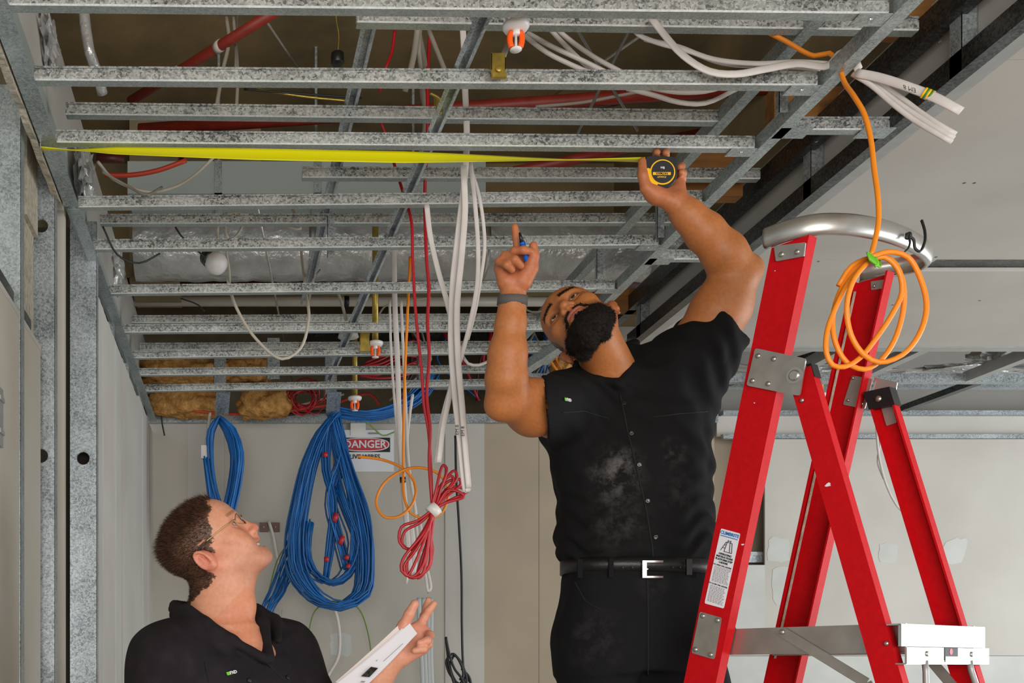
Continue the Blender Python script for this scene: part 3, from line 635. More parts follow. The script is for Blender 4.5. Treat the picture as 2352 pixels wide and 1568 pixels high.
# spring clips
def clip(label, c, s=1.0, rz=0):
    t = thing('suspension_spring', label, 'clip', c, 'suspension clips'); c = Vector(c); b = MB()
    X = Vector((math.cos(rz), math.sin(rz), 0)); Y = Vector((-math.sin(rz), math.cos(rz), 0))
    def bx_(x0, x1, y0, y1, z0, z1): b.obox(c + X*(x0+x1)/2*s + Y*(y0+y1)/2*s + Vector((0, 0, (z0+z1)/2*s)), X*(x1-x0)/2*s, Y*(y1-y0)/2*s, (0, 0, (z1-z0)/2*s))
    bx_(-.016, .016, 0, .0015, -.03, .028); bx_(-.016, -.0145, 0, .012, -.01, .03); bx_(.0145, .016, 0, .012, -.01, .02); bx_(-.016, .016, -.010, .0, -.032, -.0305); bx_(-.016, .016, -.011, -.0095, -.032, -.022)
    b.build('spring', M['brass'], t); return t
o = clip('gold spring clip with a grey rod beside the nearest sprinkler', P(1145, 150, 2.36))
MB().cyl(P(1150, 140, 2.38), P(1178, 75, 2.62), .0075, n=12).build('rod', M['alu'], o, True)
MB().lathe(P(1146, 158, 2.355), (0, -1, 0), [(0, .007), (.002, .007), (.003, .003)], 12).build('nut', M['brass'], o)
o = clip('gold wire clip sprung open on the cross rail', P(1008, 238, 2.62), .6, .5)
tube('lever', [P(1012, 262, 2.6), P(1018, 240, 2.6), P(1008, 225, 2.6), P(988, 214, 2.6)], .003, M['brass'], o)
clip('gold spring clip beside the middle sprinkler head', P(838, 785, 4.3), 1.3)
# black cap on hook wire
bc = thing('black_canister', 'black round cap hanging on gold wire in the void', 'cap', P(775, 135, 3.2))
MB().lathe(P(775, 122, 3.2), (0, 0, -1), [(0, .018), (.003, .02), (.03, .02), (.034, .017)], 20).build('cap', M['black_plastic'], bc, True)
tube('wire', [P(776, 122, 3.2), P(778, 80, 3.2), P(772, 40, 3.2), Vector((P(772, 40, 3.2).x, 3.2, z(2.55)))], .0018, M['brass'], bc)
# threaded rods and bracing wires
RODS = (((612, 48, 3.6), (690, 165, 4.2), 'upper left over the red pipe'), ((1402, 130, 3.5), (1475, 80, 3.1), 'above the white cable loops'), ((545, 40, 3.6), (540, 170, 3.4), 'beside the slanting red pipe'),
        ((1320, 320, 3.4), (1360, 240, 3.2), 'behind the yellow tape near its case'), ((1465, 300, 3.4), (1420, 225, 3.3), 'right of the tape above the case'), ((600, 520, 4.0), (590, 470, 3.8), 'over the cream cable loops'))
for i, (a, b, t) in enumerate(RODS):
    A_, B_ = sorted((P(*a), P(*b)), key=lambda q: q.z); B_ = A_ + (B_ - A_)*((z(2.55) - A_.z)/max(B_.z - A_.z, .05)); tag(MB().cyl(A_, B_, .0045, n=10).build('hanger_rod', M['alu'], None, True), 'thin grey hanger rod ' + t, 'rod', 'hanger rods', 'thing')
# insulation batts: rough lumps of glass wool
def lump(label, c, rx, ry, rz_, seed):
    rr = np.random.RandomState(seed); n, m_ = 36, 22; V = []; F = []; ph = rr.uniform(0, 6.28, (10, 4)); fr = rr.uniform(2, 9, (10, 3))
    for j in range(m_ + 1):
        th = math.pi*j/m_
        for i in range(n):
            a = 2*math.pi*i/n; x, y, zz_ = math.sin(th)*math.cos(a), math.sin(th)*math.sin(a), math.cos(th)
            q = max(abs(x), abs(y), abs(zz_))**-.55
            nz = sum(math.sin(fr[k][0]*x + ph[k][0])*math.sin(fr[k][1]*y + ph[k][1])*math.sin(fr[k][2]*zz_ + ph[k][2]) for k in range(10))
            q *= 1 + .09*nz + rr.uniform(-.03, .03); V.append((c[0] + rx*q*x, c[1] + ry*q*y, c[2] + rz_*q*zz_))
    for j in range(m_):
        for i in range(n): F.append((j*n+i, (j+1)*n+i, (j+1)*n+(i+1) % n, j*n+(i+1) % n))
    return tag(mesh('insulation_batt', V, F, M['insul'], None, True), label, 'insulation', 'insulation batts', 'thing')
lump('brown insulation batt in the corner above the back wall', P(425, 925, 5.6), .20, .1, .07, 1)
lump('fluffy golden lump of insulation hanging beside the red wires', P(608, 922, 5.5), .13, .08, .085, 2)
lump('brown insulation batt lying on battens at left', P(430, 852, 5.4), .23, .12, .055, 3)
lump('brown insulation batt end showing between two battens', P(570, 850, 5.45), .14, .1, .06, 4)
lump('dark brown insulation wad behind the standing man', P(1295, 850, 4.9), .06, .06, .05, 6)
# crumpled foil on the left and far right
def crumple(label, c, rx, ry, rz_, seed):
    rr = np.random.RandomState(seed); n, m_ = 22, 14; V = []; F = []
    for j in range(m_ + 1):
        th = math.pi*j/m_
        for i in range(n):
            a = 2*math.pi*i/n; q = rr.uniform(.55, 1.15); V.append((c[0] + rx*q*math.sin(th)*math.cos(a), c[1] + ry*q*math.sin(th)*math.sin(a), c[2] + rz_*q*math.cos(th)))
    for j in range(m_):
        for i in range(n): F.append((j*n+i, (j+1)*n+i, (j+1)*n+(i+1) % n, j*n+(i+1) % n))
    return tag(mesh('foil_wrap', V, F, M['foil'], None), label, 'foil', 'crumpled foil', 'thing')
crumple('torn foil wrap hanging at upper left beside the track', P(112, 110, 2.75), .025, .12, .07, 1)
crumple('crumpled foil wrap below the yellow tape at left', P(195, 400, 3.2), .03, .12, .09, 2)
crumple('crumpled foil end of the duct at left', P(262, 610, 4.3), .04, .15, .11, 3)
crumple('crumpled foil on the far frame at upper right', P(2270, 822, 5.1), .09, .1, .07, 4)
crumple('crumpled foil strip lying along the far frame', P(2240, 850, 5.0), .3, .08, .025, 5)
crumple('crumpled foil strip behind the ladder stiles', P(1890, 850, 5.2), .4, .08, .03, 7)
tag(tube('foil_strip', path([(186, -130, 3.0), (192, 20, 3.0), (200, 85, 3.0), (206, 120, 3.0), (222, 165, 3.05), (236, 215, 3.1)]), .016, M['foil'], n=10, step=.02), 'foil wrapped strip hanging behind the first battens at left', 'foil', 'crumpled foil', 'thing')
# dim loose cables in the void
CAV = [('cream cable sagging in a deep loop below the battens', [(522, 640, 3.9), (540, 700, 3.9), (588, 778, 3.9), (648, 824, 3.9), (690, 800, 3.9), (709, 730, 3.9), (703, 676, 3.95), (690, 560, 4.2)], .0058, 'grey_cable'),
 ('cream cable looping from the foil wrap under the yellow tape', [(225, 372, 3.2), (262, 412, 3.3), (340, 440, 3.4), (400, 430, 3.45), (450, 400, 3.5), (492, 360, 3.5)], .005, 'grey_cable'),
 ('thin cream cable drooping beside the foil wrap at left', [(235, 395, 3.2), (290, 425, 3.3), (330, 446, 3.3), (372, 430, 3.4)], .004, 'dim_cable'),
 ('cream flat cable folded over the upper battens at left', [(500, 545, 3.6), (502, 510, 3.55), (530, 490, 3.5), (600, 500, 3.5), (650, 515, 3.5), (690, 525, 3.5), (680, 500, 3.5), (672, 480, 3.6)], .0055, 'grey_cable'),
 ('cream cable loop hanging from a batten at left', [(520, 490, 3.6), (515, 520, 3.55), (525, 548, 3.55), (548, 535, 3.6), (566, 500, 3.6)], .004, 'grey_cable'),
 ('cream cable hanging straight beside the alarm sounder', [(520, 500, 3.8), (518, 560, 3.8), (527, 620, 3.85), (528, 650, 3.9)], .004, 'grey_cable'),
 ('cream cable slanting behind the pipes at centre left', [(772, 660, 4.1), (786, 700, 4.1), (795, 735, 4.15)], .006, 'dim_cable'),
 ('cream cable running past the tall black coupling', [(735, 620, 4.1), (715, 650, 4.0), (708, 700, 4.0)], .004, 'dim_cable'),
 ('thin pale cable curling above the green brass sprinkler', [(870, 722, 4.6), (890, 700, 4.5), (940, 690, 4.5), (990, 684, 4.5)], .004, 'grey_cable'),
 ('white cable loop hanging between battens near the pointing man', [(1062, 815, 4.6), (1075, 835, 4.6), (1100, 838, 4.6), (1125, 828, 4.6)], .007, 'white_cable'),
 ('thin grey cable loop behind the pointing hand', [(1205, 690, 4.2), (1210, 712, 4.2), (1235, 716, 4.2), (1262, 708, 4.2)], .004, 'dim_cable'),
 ('black wire sagging below a batten at left', [(236, 520, 3.3), (270, 585, 3.35), (320, 604, 3.4), (368, 582, 3.4)], .0032, 'black_cable'),
 ('black wire slanting behind the upper battens', [(392, 500, 3.7), (415, 540, 3.7), (470, 590, 3.75)], .0032, 'black_cable'),
 ('black wire trailing below the cream pipe', [(415, 685, 4.4), (455, 700, 4.4), (470, 715, 4.4)], .003, 'black_cable'),
 ('thin black wire strung across the upper void', [(560, 205, 3.9), (700, 216, 3.9), (830, 225, 3.9)], .004, 'black_cable'),
 ('brown wire strung across the upper void above the red main', [(590, 205, 4.1), (700, 222, 4.1), (800, 232, 4.1)], .005, 'brass'),
 ('dark wire curving between the upper battens right of centre', [(1250, 260, 3.9), (1400, 245, 3.9), (1480, 222, 3.9)], .003, 'black_cable'),
 ('dusty pale cable stretched below the red main', [(1230, 245, 3.3), (1340, 235, 3.3), (1420, 220, 3.3), (1500, 205, 3.3)], .005, 'dim_cable'),
 ('dusty cable hanging by the slanting pipe at top left', [(520, 40, 3.5), (526, 95, 3.5), (512, 160, 3.5), (498, 240, 3.5)], .007, 'dim_cable'),
 ('second dusty cable hanging by the slanting pipe at top left', [(536, 40, 3.5), (542, 110, 3.5), (546, 170, 3.5), (543, 250, 3.5)], .006, 'dim_cable'),
 ('orange red conduit curving under the yellow tape at left', [(240, 402, 3.6), (300, 402, 3.6), (360, 392, 3.6), (428, 368, 3.6)], .0085, 'pipe_red_b'),
 ('white wire hanging behind the ladder on the right wall', [(2010, 884, 5.47), (2012, 940, 5.4), (2018, 1040, 5.4), (2035, 1110, 5.4), (2060, 1160, 5.4), (2092, 1192, 5.4)], .006, 'white_cable'),
 ('second white wire hanging behind the ladder', [(2016, 884, 5.48), (2016, 940, 5.42), (2021, 1020, 5.42), (2016, 1060, 5.42), (2030, 1100, 5.42)], .005, 'white_cable'),
 ('grey white cable strung along the far frame', [(1640, 830, 5.3), (1800, 850, 5.3), (2000, 862, 5.3), (2200, 838, 5.3), (2300, 825, 5.3)], .007, 'white_cable')]
M['pipe_red_b'] = mat('red_conduit', 'b5361f', .5)
for (lb_, pts, r, m) in CAV: cable('cable', lb_, pts, r, M[m])
# dusty cables hanging in the middle of the void, behind the white ones
for i, (pts, r) in enumerate(([[(960, 60, 2.9), (950, 130, 2.95), (930, 210, 3.0)], .009], [[(965, 60, 2.95), (962, 120, 2.95), (968, 165, 3.0)], .007], [[(985, 70, 3.0), (1005, 120, 3.0), (1022, 162, 3.0)], .007], [[(973, 330, 3.4), (978, 260, 3.3), (970, 205, 3.2), (975, 150, 3.1), (960, 70, 3.0)], .009])):
    cable('cable', ('left', 'second', 'right-hand slanting', 'longest')[i] + ' dusty cable hanging between the two cross rails', pts, r, M['dim_cable'], group='dusty cables between the cross rails')
# red wire tangle and loose red wires above the back wall
tg = thing('wire_tangle', 'tangle of thin red wires hanging above the back wall', 'wires', P(710, 920, 5.5)); rr = random.Random(8)
for i in range(9):
    cx, cy = 705 + rr.uniform(-18, 18), 918 + rr.uniform(-8, 8); a, b = rr.uniform(22, 40), rr.uniform(14, 40); ph = rr.uniform(0, 6)
    tube('wire', [P(cx + a*math.cos(ph + k*.9), cy + b*math.sin(ph + k*.9) - 6, 5.5 + rr.uniform(-.06, .06)) for k in range(7)], .0042, M['red_cable'], tg, n=6, step=.03)
tg = thing('wire_tangle', 'tangle of red wires beside the middle sprinkler behind the white cables', 'wires', P(880, 840, 5.3))
for i in range(8):
    y = 812 + i*8; tube('wire', [P(830 + rr.uniform(-20, 10), y + rr.uniform(-10, 20), 5.3), P(870, y, 5.3), P(920 + rr.uniform(-10, 30), y - 20 + rr.uniform(-10, 20), 5.35), P(960, y - 25, 5.4)], .006, M['red_cable'], tg, n=6)
cable('cable', 'orange red cable lying along the head of the back wall', [(420, 940, 5.55), (520, 950, 5.55), (620, 948, 5.5), (760, 928, 5.5), (850, 905, 5.5), (872, 930, 5.5)], .008, M['pipe_red_b'])
cable('cable', 'black cable lying along the head of the back wall', [(630, 955, 5.6), (700, 948, 5.6), (760, 944, 5.6), (850, 950, 5.6)], .008, M['black_cable'])
cable('cable', 'grey cable lying along the head of the back wall', [(600, 945, 5.62), (680, 932, 5.62), (740, 916, 5.6), (790, 905, 5.6)], .006, M['grey_cable'])
for i, (px, py, d, w_, h_) in enumerate(((600, 715, 5.6, .1, .05), (700, 712, 5.7, .35, .05), (1000, 725, 5.9, .5, .09), (1180, 812, 5.8, .4, .08), (930, 845, 6.0, .5, .06))):
    pass
# things further back in the void: cable tray with coloured cables
ct = thing('cable_tray', 'cable tray carrying many coloured cables deep in the void', 'cable tray', P(1050, 740, 6.0))
MB().box((bx(700, 6.1), 5.95, z(1.88)), (bx(1400, 6.1), 6.3, z(1.885))).box((bx(700, 6.1), 5.95, z(1.885)), (bx(1400, 6.1), 5.953, z(1.94))).build('tray', M['steel_dark'], ct)
for i in range(26):
    x = bx(rr.uniform(905, 1330), 5.9); m = rr.choice(('red_cable', 'blue_dark', 'grey_cable', 'black_cable', 'dim_cable', 'pipe_maroon')); zz0 = z(1.95)
    tube('cable', [(x, 5.93, zz0), (x + rr.uniform(-.03, .03), 5.86, z(1.86)), (x + rr.uniform(-.12, .12), 5.85, z(1.72)), (x + rr.uniform(-.2, .2), 5.9, z(1.5))], rr.uniform(.005, .011), M[m], ct, n=6)
dt = thing('white_junction_box', 'small white junction box on an upper battens run', 'junction box', P(775, 735, 4.5))
MB().box(tuple(P(745, 741, 4.5)), tuple(P(792, 730, 4.5) + Vector((0, .05, 0)))).build('box', M['white_plastic'], dt)
MB().box(tuple(P(760, 738, 4.497)), tuple(P(764, 731, 4.497) + Vector((0, .003, 0)))).build('latch', M['black_plastic'], dt)
cs = thing('ceiling_speaker', 'round pale speaker back seen above the middle battens', 'speaker', P(800, 772, 5.0))
MB().lathe(P(800, 760, 5.0), (0, 0, -1), [(0, .03), (.01, .045), (.03, .05), (.035, .03)], 20).build('body', M['white_plastic'], cs, True)
# ================================================================== LOOSE CABLES BELOW THE FRAME
FLAT = dict(ry=.0032, n=10, step=.015)
def flatc(label, pts, w=.0062, m='white_cable', group=None, ref=(1, 0, 0), **k):
    a = dict(FLAT); a.update(k); return cable('cable', label, pts, w, M[m], group=group, ref=ref, **a)
G1 = 'white cables hanging in the middle'
ca = flatc('long white flat cable hanging in a fold marked with black letters, left strand', [(1060, 20, 2.8), (1066, 120, 2.8), (1068, 200, 2.8), (1072, 310, 2.8), (1068, 400, 2.8), (1052, 540, 2.8), (1040, 650, 2.8), (1036, 780, 2.8), (1044, 900, 2.8), (1056, 1010, 2.8), (1068, 1118, 2.8), (1072, 1130, 2.798), (1077, 1120, 2.795)], .0085, group=G1)
cb = flatc('long white flat cable hanging in a fold marked with black letters, right strand', [(1064, 380, 2.78), (1068, 480, 2.78), (1060, 590, 2.78), (1050, 700, 2.78), (1052, 820, 2.78), (1062, 940, 2.78), (1070, 1040, 2.785), (1077, 1120, 2.79)], .0085, group=G1)
flatc('white flat cable crossing from the red cables to the folded end', [(980, 470, 2.9), (988, 540, 2.9), (1006, 620, 2.88), (1026, 690, 2.87), (1040, 745, 2.86), (1044, 830, 2.86), (1034, 900, 2.86), (1018, 980, 2.86), (1008, 1062, 2.86)], .0075, group=G1)
flatc('white flat cable with its end behind the red bundle', [(1080, 370, 2.88), (1092, 480, 2.88), (1098, 570, 2.88), (1096, 650, 2.88), (1080, 740, 2.88), (1056, 830, 2.88), (1032, 900, 2.89), (1012, 980, 2.9), (1002, 1064, 2.9)], .0062, group=G1)
flatc('right-hand white cable bowing outward in the middle bunch', [(1075, 370, 2.9), (1098, 440, 2.9), (1110, 510, 2.9), (1113, 570, 2.9), (1104, 640, 2.9), (1092, 710, 2.9), (1074, 780, 2.9)], .005, group=G1)
flatc('thin white cable tucked behind the middle bunch', [(1016, 660, 2.93), (1034, 730, 2.93), (1050, 780, 2.93), (1062, 820, 2.93)], .005, group=G1)
# hand-written marks on the folded cables
mk = text_mesh('cable_mark', 'EM 8', .013, M['black'], P(1050, 987, 2.767), (0, 0, 1), (-1, 0, 0), ca)
mk = text_mesh('cable_mark', 'EM 8', .013, M['black'], P(1063, 990, 2.767), (0, 0, 1), (-1, 0, 0), cb)
# white and orange cables further back
G2 = 'white cables hanging behind the orange loop'
for i, (t, pts, w_) in enumerate((('widest', [(905, 560, 4.1), (907, 700, 4.1), (913, 830, 4.1), (917, 960, 4.1), (925, 1090, 4.1), (934, 1200, 4.1), (942, 1295, 4.1), (946, 1318, 4.1), (952, 1300, 4.1), (944, 1200, 4.1)], .0105),
        ('left', [(895, 690, 4.12), (898, 800, 4.12), (906, 920, 4.12), (918, 1060, 4.12), (930, 1200, 4.12), (940, 1290, 4.12), (933, 1340, 4.12)], .005),
        ('right', [(921, 690, 4.14), (926, 800, 4.14), (932, 930, 4.14), (938, 1060, 4.14), (952, 1160, 4.14), (960, 1240, 4.14), (976, 1310, 4.14), (984, 1360, 4.14), (989, 1350, 4.14), (978, 1290, 4.14), (962, 1180, 4.14)], .006),
        ('slanting', [(948, 905, 4.2), (940, 960, 4.2), (934, 1040, 4.2), (944, 1110, 4.2), (958, 1190, 4.2)], .006))):
    flatc(t + ' white cable of the group behind the orange loop', pts, w_, group=G2)
tag(MB().cyl(P(919, 1102, 4.07), P(931, 1101, 4.07), .012, n=10).build('cable_tie', M['black_plastic'], None, True), 'black tape band round the white cables beside the orange loop', 'tie', kind='thing')
cable('cable', 'thin orange cable curled into two loops in front of the danger sign', [(942, 590, 3.95), (936, 720, 3.95), (930, 860, 3.95), (927, 980, 3.95), (926, 1080, 3.95), (928, 1140, 3.93), (944, 1178, 3.92), (975, 1190, 3.92), (1012, 1180, 3.92), (1030, 1130, 3.92), (1010, 1090, 3.92), (968, 1074, 3.92), (925, 1080, 3.93), (880, 1112, 3.93), (864, 1155, 3.92), (882, 1186, 3.91), (915, 1186, 3.91), (945, 1160, 3.92), (955, 1125, 3.93), (945, 1095, 3.94), (925, 1075, 3.94), (880, 1056, 3.96), (822, 1048, 3.98)], .0052, M['orange_cable'], step=.012)
# red cables with tied bundle
rb = thing('red_cable_bundle', 'red cable hanging down into a looped bundle with white tie', 'cable', P(990, 1000, 3.15))
tube('cable', path([(905, 375, 3.3), (925, 440, 3.2), (945, 510, 3.15), (948, 600, 3.15), (955, 720, 3.15), (968, 850, 3.15), (974, 930, 3.15), (984, 990, 3.15), (990, 1080, 3.15), (992, 1165, 3.15)]), .0048, M['red_cable'], rb, n=8, step=.02)
tube('cable', path([(988, 60, 3.1), (982, 180, 3.1), (982, 300, 3.1), (976, 440, 3.15), (980, 600, 3.15), (985, 660, 3.15), (982, 740, 3.15), (986, 820, 3.15), (980, 910, 3.15), (988, 985, 3.145), (986, 1060, 3.15), (993, 1165, 3.15)]), .0052, M['red_cable'], rb, n=8, step=.02)
tube('cable', path([(907, 70, 3.2), (900, 120, 3.2), (884, 162, 3.2), (872, 210, 3.25)]), .005, M['red_cable'], rb, n=8)
tube('cable', path([(875, 280, 3.4), (890, 320, 3.4), (905, 375, 3.3)]), .004, M['red_cable'], rb, n=8)
T = (994, 1172)
for i, pts in enumerate(([(1000, 1130), (1018, 1068), (1026, 1075), (1012, 1125)], [(1010, 1120), (1044, 1080), (1050, 1095), (1022, 1135)], [(1022, 1110), (1055, 1100), (1058, 1112), (1025, 1140)], [(1030, 1120), (1068, 1122), (1076, 1126), (1030, 1150)], [(1030, 1125), (1062, 1134), (1066, 1140), (1022, 1155)], [(1005, 1125), (1035, 1092), (1042, 1100), (1012, 1145)],
                         [(960, 1195), (922, 1210), (918, 1245), (938, 1262), (965, 1230)], [(965, 1200), (930, 1220), (924, 1250), (945, 1262), (975, 1225)], [(975, 1220), (925, 1285), (922, 1310), (945, 1325), (970, 1300)], [(978, 1225), (935, 1290), (940, 1325), (968, 1320), (985, 1240)], [(985, 1230), (968, 1290), (960, 1328), (985, 1300), (990, 1240)], [(990, 1230), (994, 1270), (985, 1305), (960, 1322), (982, 1240)], [(985, 1210), (950, 1270), (928, 1300), (935, 1322), (975, 1240)])):
    q = [(a, b, 3.15 + (i % 4 - 1.5)*.008) for a, b in pts]; jx = (i % 5 - 2)*2.2
    tube('loop', path([(T[0] + jx, T[1], 3.15 + (i % 3 - 1)*.006)] + q + [(T[0] - jx, T[1] + 2, 3.15 - (i % 3 - 1)*.006)]), .0046, M['red_cable'], rb, n=7, step=.012)
a, b = P(1002, 1163, 3.15), P(984, 1184, 3.15); tdir = (P(1010, 1160, 3.15) - P(978, 1188, 3.15))
MB().cyl(P(1003, 1164, 3.15), P(988, 1178, 3.15), .0225, .0205, n=18).build('tie', M['white_plastic'], rb, True)
# orange cable over the right rail, tied in a coil on the ladder hoop
oc = thing('orange_cable_coil', 'bright orange cable tied into a hanging coil in front of the ladder', 'cable', P(2000, 600, 2.18))
tube('cable', path([(1690, 35, 2.45), (1712, 48, 2.44), (1800, 92, 2.42), (1870, 128, 2.40), (1905, 122, 2.38), (1925, 150, 2.36), (1940, 190, 2.33), (1962, 222, 2.28), (1985, 262, 2.25), (2000, 320, 2.23), (2008, 390, 2.21), (2016, 450, 2.19), (2018, 505, 2.18), (2010, 550, 2.17), (2000, 590, 2.16)]), .0052, M['orange_cable'], oc, n=10, step=.012)
loops = [[(2000, 590), (2040, 578), (2085, 590), (2118, 650), (2128, 710), (2110, 770), (2072, 815), (2020, 832), (1985, 815), (1955, 770), (1945, 700), (1962, 640), (1995, 600)],
         [(1995, 600), (1955, 640), (1922, 700), (1900, 760), (1898, 810), (1912, 838), (1940, 842), (1975, 822), (2010, 780), (2050, 720), (2072, 670), (2062, 618), (2030, 590), (1998, 596)],
         [(1998, 596), (1960, 620), (1925, 680), (1912, 740), (1920, 790), (1945, 832), (1985, 848), (2020, 830), (2055, 780), (2076, 700), (2072, 640), (2045, 595), (2000, 592), (1955, 612), (1926, 656)]]
for i, l in enumerate(loops): tube('loop', path([(x, y, 2.155 + i*.012 + .004*math.sin(k)) for k, (x, y) in enumerate(l)]), .0052, M['orange_cable'], oc, n=10, step=.012)
tie = MB()
for k in range(5): tie.tube([P(1992 + k*4, 580 + k*3, 2.14), P(1998 + k*4, 596 + k*3, 2.135), P(2006 + k*4, 604 + k*2, 2.15), P(2003 + k*4, 585 + k*3, 2.18), P(1992 + k*4, 580 + k*3, 2.14)], .0022, 6)
tie.tube([P(2012, 592, 2.14), P(2016, 605, 2.135), P(2010, 612, 2.135)], .0025, 6); tie.build('tie', M['lime'], oc, True)
# white cables arriving from top right, lying on the battens and hanging over the rail
G3 = 'white cables at the upper right'
flatc('white flat cable drooping under the second batten toward the rail', [(1495, 40, 2.36), (1530, 85, 2.36), (1570, 128, 2.36), (1630, 164, 2.36), (1690, 170, 2.36), (1760, 158, 2.36), (1830, 146, 2.36), (1905, 150, 2.37), (1926, 124, 2.36), (1950, 117, 2.345), (1972, 160, 2.33)], .0085, group=G3, ref=(0, 0, 1))
flatc('white flat cable arching along the top of the second batten', [(1436, 40, 2.42), (1465, 78, 2.42), (1510, 98, 2.42), (1575, 115, 2.42), (1640, 136, 2.42), (1740, 146, 2.42), (1830, 142, 2.40), (1900, 146, 2.39)], .006, group=G3, ref=(0, 0, 1))
flatc('white flat cable behind the arched one near the rail', [(1480, 90, 2.45), (1560, 108, 2.45), (1660, 145, 2.45), (1780, 152, 2.43), (1890, 158, 2.42)], .006, group=G3, ref=(0, 0, 1))
for i, (t, pts) in enumerate((('lowest of four', [(1200, 78, 2.5), (1255, 120, 2.5), (1315, 150, 2.5), (1380, 178, 2.52)]), ('second of four', [(1210, 75, 2.5), (1270, 108, 2.5), (1340, 140, 2.5), (1420, 180, 2.52)]), ('third of four', [(1235, 35, 2.52), (1280, 85, 2.52), (1330, 135, 2.52), (1375, 175, 2.54)]), ('topmost of four', [(1245, 35, 2.54), (1300, 85, 2.54), (1360, 128, 2.54), (1440, 172, 2.56)]))):
    cable('cable', t + ' white cables fanning right from the nearest sprinkler', pts, .0055, M['white_cable'], group='white cables fanning from the nearest sprinkler')
for i, (t, pts) in enumerate((('lower', [(1440, 203, 2.58), (1500, 218, 2.58), (1560, 235, 2.58), (1620, 237, 2.58), (1695, 203, 2.58)]), ('upper', [(1500, 203, 2.62), (1560, 212, 2.62), (1620, 210, 2.62), (1660, 200, 2.62)]))):
    cable('cable', t + ' white cable sagging below the second batten left of the rail', pts, .0058, M['white_cable'], group='white cables sagging below the second batten')
e = flatc('white cable end with yellow green tape and handwriting pointing down right', [(1966, 168, 2.33), (2010, 176, 2.30), (2070, 194, 2.26), (2130, 216, 2.23), (2172, 236, 2.21), (2208, 256, 2.20)], .0095, ref=(0, 0, 1), group=G3)
for k, mm in enumerate(('case_yellow', 'green_tie', 'case_yellow', 'green_tie', 'case_yellow')):
    x = 2120 + k*4.5; y = 212 + k*1.9; A = P(x, y, 2.2345 - k*.0008); B = P(x + 4.5, y + 1.9, 2.2335 - k*.0008)
    MB().cyl(A, B, .0106, n=14).build('tape_band', M[mm], e, True)
text_mesh('handwriting', 'EM 8', .014, M['black'], P(2089, 203, 2.2325), (-P(2110, 211, 2.24) + P(2070, 198, 2.26)), (0.15, 0, -1), e)
for i, (t, pts) in enumerate((('upper', [(1962, 166, 2.34), (2015, 190, 2.31), (2070, 225, 2.28), (2110, 255, 2.25), (2150, 282, 2.22), (2195, 308, 2.20)]), ('middle', [(1960, 168, 2.34), (2010, 196, 2.31), (2060, 234, 2.28), (2105, 265, 2.25), (2150, 293, 2.22), (2191, 317, 2.20)]), ('lower', [(1958, 170, 2.34), (2000, 195, 2.31), (2050, 238, 2.28), (2100, 276, 2.25), (2145, 303, 2.22), (2186, 326, 2.20)]))):
    flatc(t + ' white cable of the three bare ends hanging past the rail', pts, .0052, ref=(0, 0, 1), group=G3)
# ================================================================== BLUE DATA CABLES
def strands(par, centre, n, spread, r, seed, m=('blue_cable', 'blue_cable', 'blue_dark'), d=5.35, dj=.05, name='strand', taper=None):
    rr = random.Random(seed)
    for i in range(n):
        ox, oy = rr.gauss(0, .5), rr.gauss(0, .5); pts = []
        for k, q in enumerate(centre):
            s = spread if taper is None else spread*taper[k]
            pts.append(P(q[0] + ox*s + rr.uniform(-.12, .12)*s, q[1] + oy*s*.45 + rr.uniform(-.08, .08)*s, d + oy*dj + rr.uniform(-.01, .01)))
        tube(name, pts, r, M[rr.choice(m)], par, n=6, step=.05)
bcx = thing('blue_cable_coil', 'large hanging coil of blue data cables beside the danger sign', 'cable coil', P(760, 945, 5.35))
# the hook bracket both coils hang from
strands(bcx, [(775, 950), (745, 990), (715, 1060), (695, 1150), (682, 1250), (690, 1320), (730, 1375), (780, 1392), (830, 1365), (842, 1290), (832, 1200), (800, 1090), (775, 1000), (766, 955)], 62, 17, .0046, 1, taper=[.5, .8, 1, 1.1, 1.3, 1.3, 1.1, 1, 1.1, 1.2, 1.3, 1.1, .8, .5])
strands(bcx, [(765, 955), (752, 1000), (748, 1080), (765, 1150), (758, 1250), (748, 1330)], 22, 12, .0046, 2, taper=[.5, .7, .7, .6, .7, .4])
strands(bcx, [(770, 955), (790, 1050), (772, 1100), (762, 1160), (778, 1230), (800, 1310)], 14, 9, .0046, 3)
strands(bcx, [(712, 1200), (705, 1260), (720, 1310), (760, 1340), (800, 1320), (822, 1250), (800, 1180), (778, 1120)], 20, 15, .0044, 4, m=('blue_dark', 'blue_cable'))
strands(bcx, [(766, 952), (778, 1010), (800, 1110), (814, 1200), (810, 1290)], 18, 10, .0046, 5)
for i, (x, y, a) in enumerate(((747, 1044, .1), (770, 1188, -.3), (784, 1240, -.3), (796, 1280, -.3), (800, 1300, -.2), (750, 1284, 0))):
    c = P(x, y, 5.29); t_ = Vector((-a, 0, 1)).normalized(); hl = .022 if i in (1, 2) else .011
    MB().cyl(c - t_*hl, c + t_*hl, .0135, n=12).build('marker_tape', M['sign_red'], bcx, True)
bs = thing('blue_cable_loop', 'small hanging loop of blue data cables above the bespectacled man', 'cable coil', P(505, 950, 5.3))
strands(bs, [(503, 958), (484, 990), (483, 1060), (493, 1130), (512, 1185), (526, 1240)], 28, 11, .0046, 6, d=5.3, taper=[.5, .9, .9, 1, 1, 1])
strands(bs, [(503, 958), (528, 985), (545, 1040), (540, 1110), (524, 1180), (510, 1240)], 28, 11, .0046, 7, d=5.3, taper=[.5, .9, 1, 1, 1, 1])
strands(bs, [(474, 1050), (480, 1100), (488, 1150), (496, 1190)], 14, 8, .0046, 17, d=5.28)
bh = thing('blue_cable_run', 'horizontal run of bundled blue data cables above the danger sign', 'cable run', P(850, 945, 5.4))
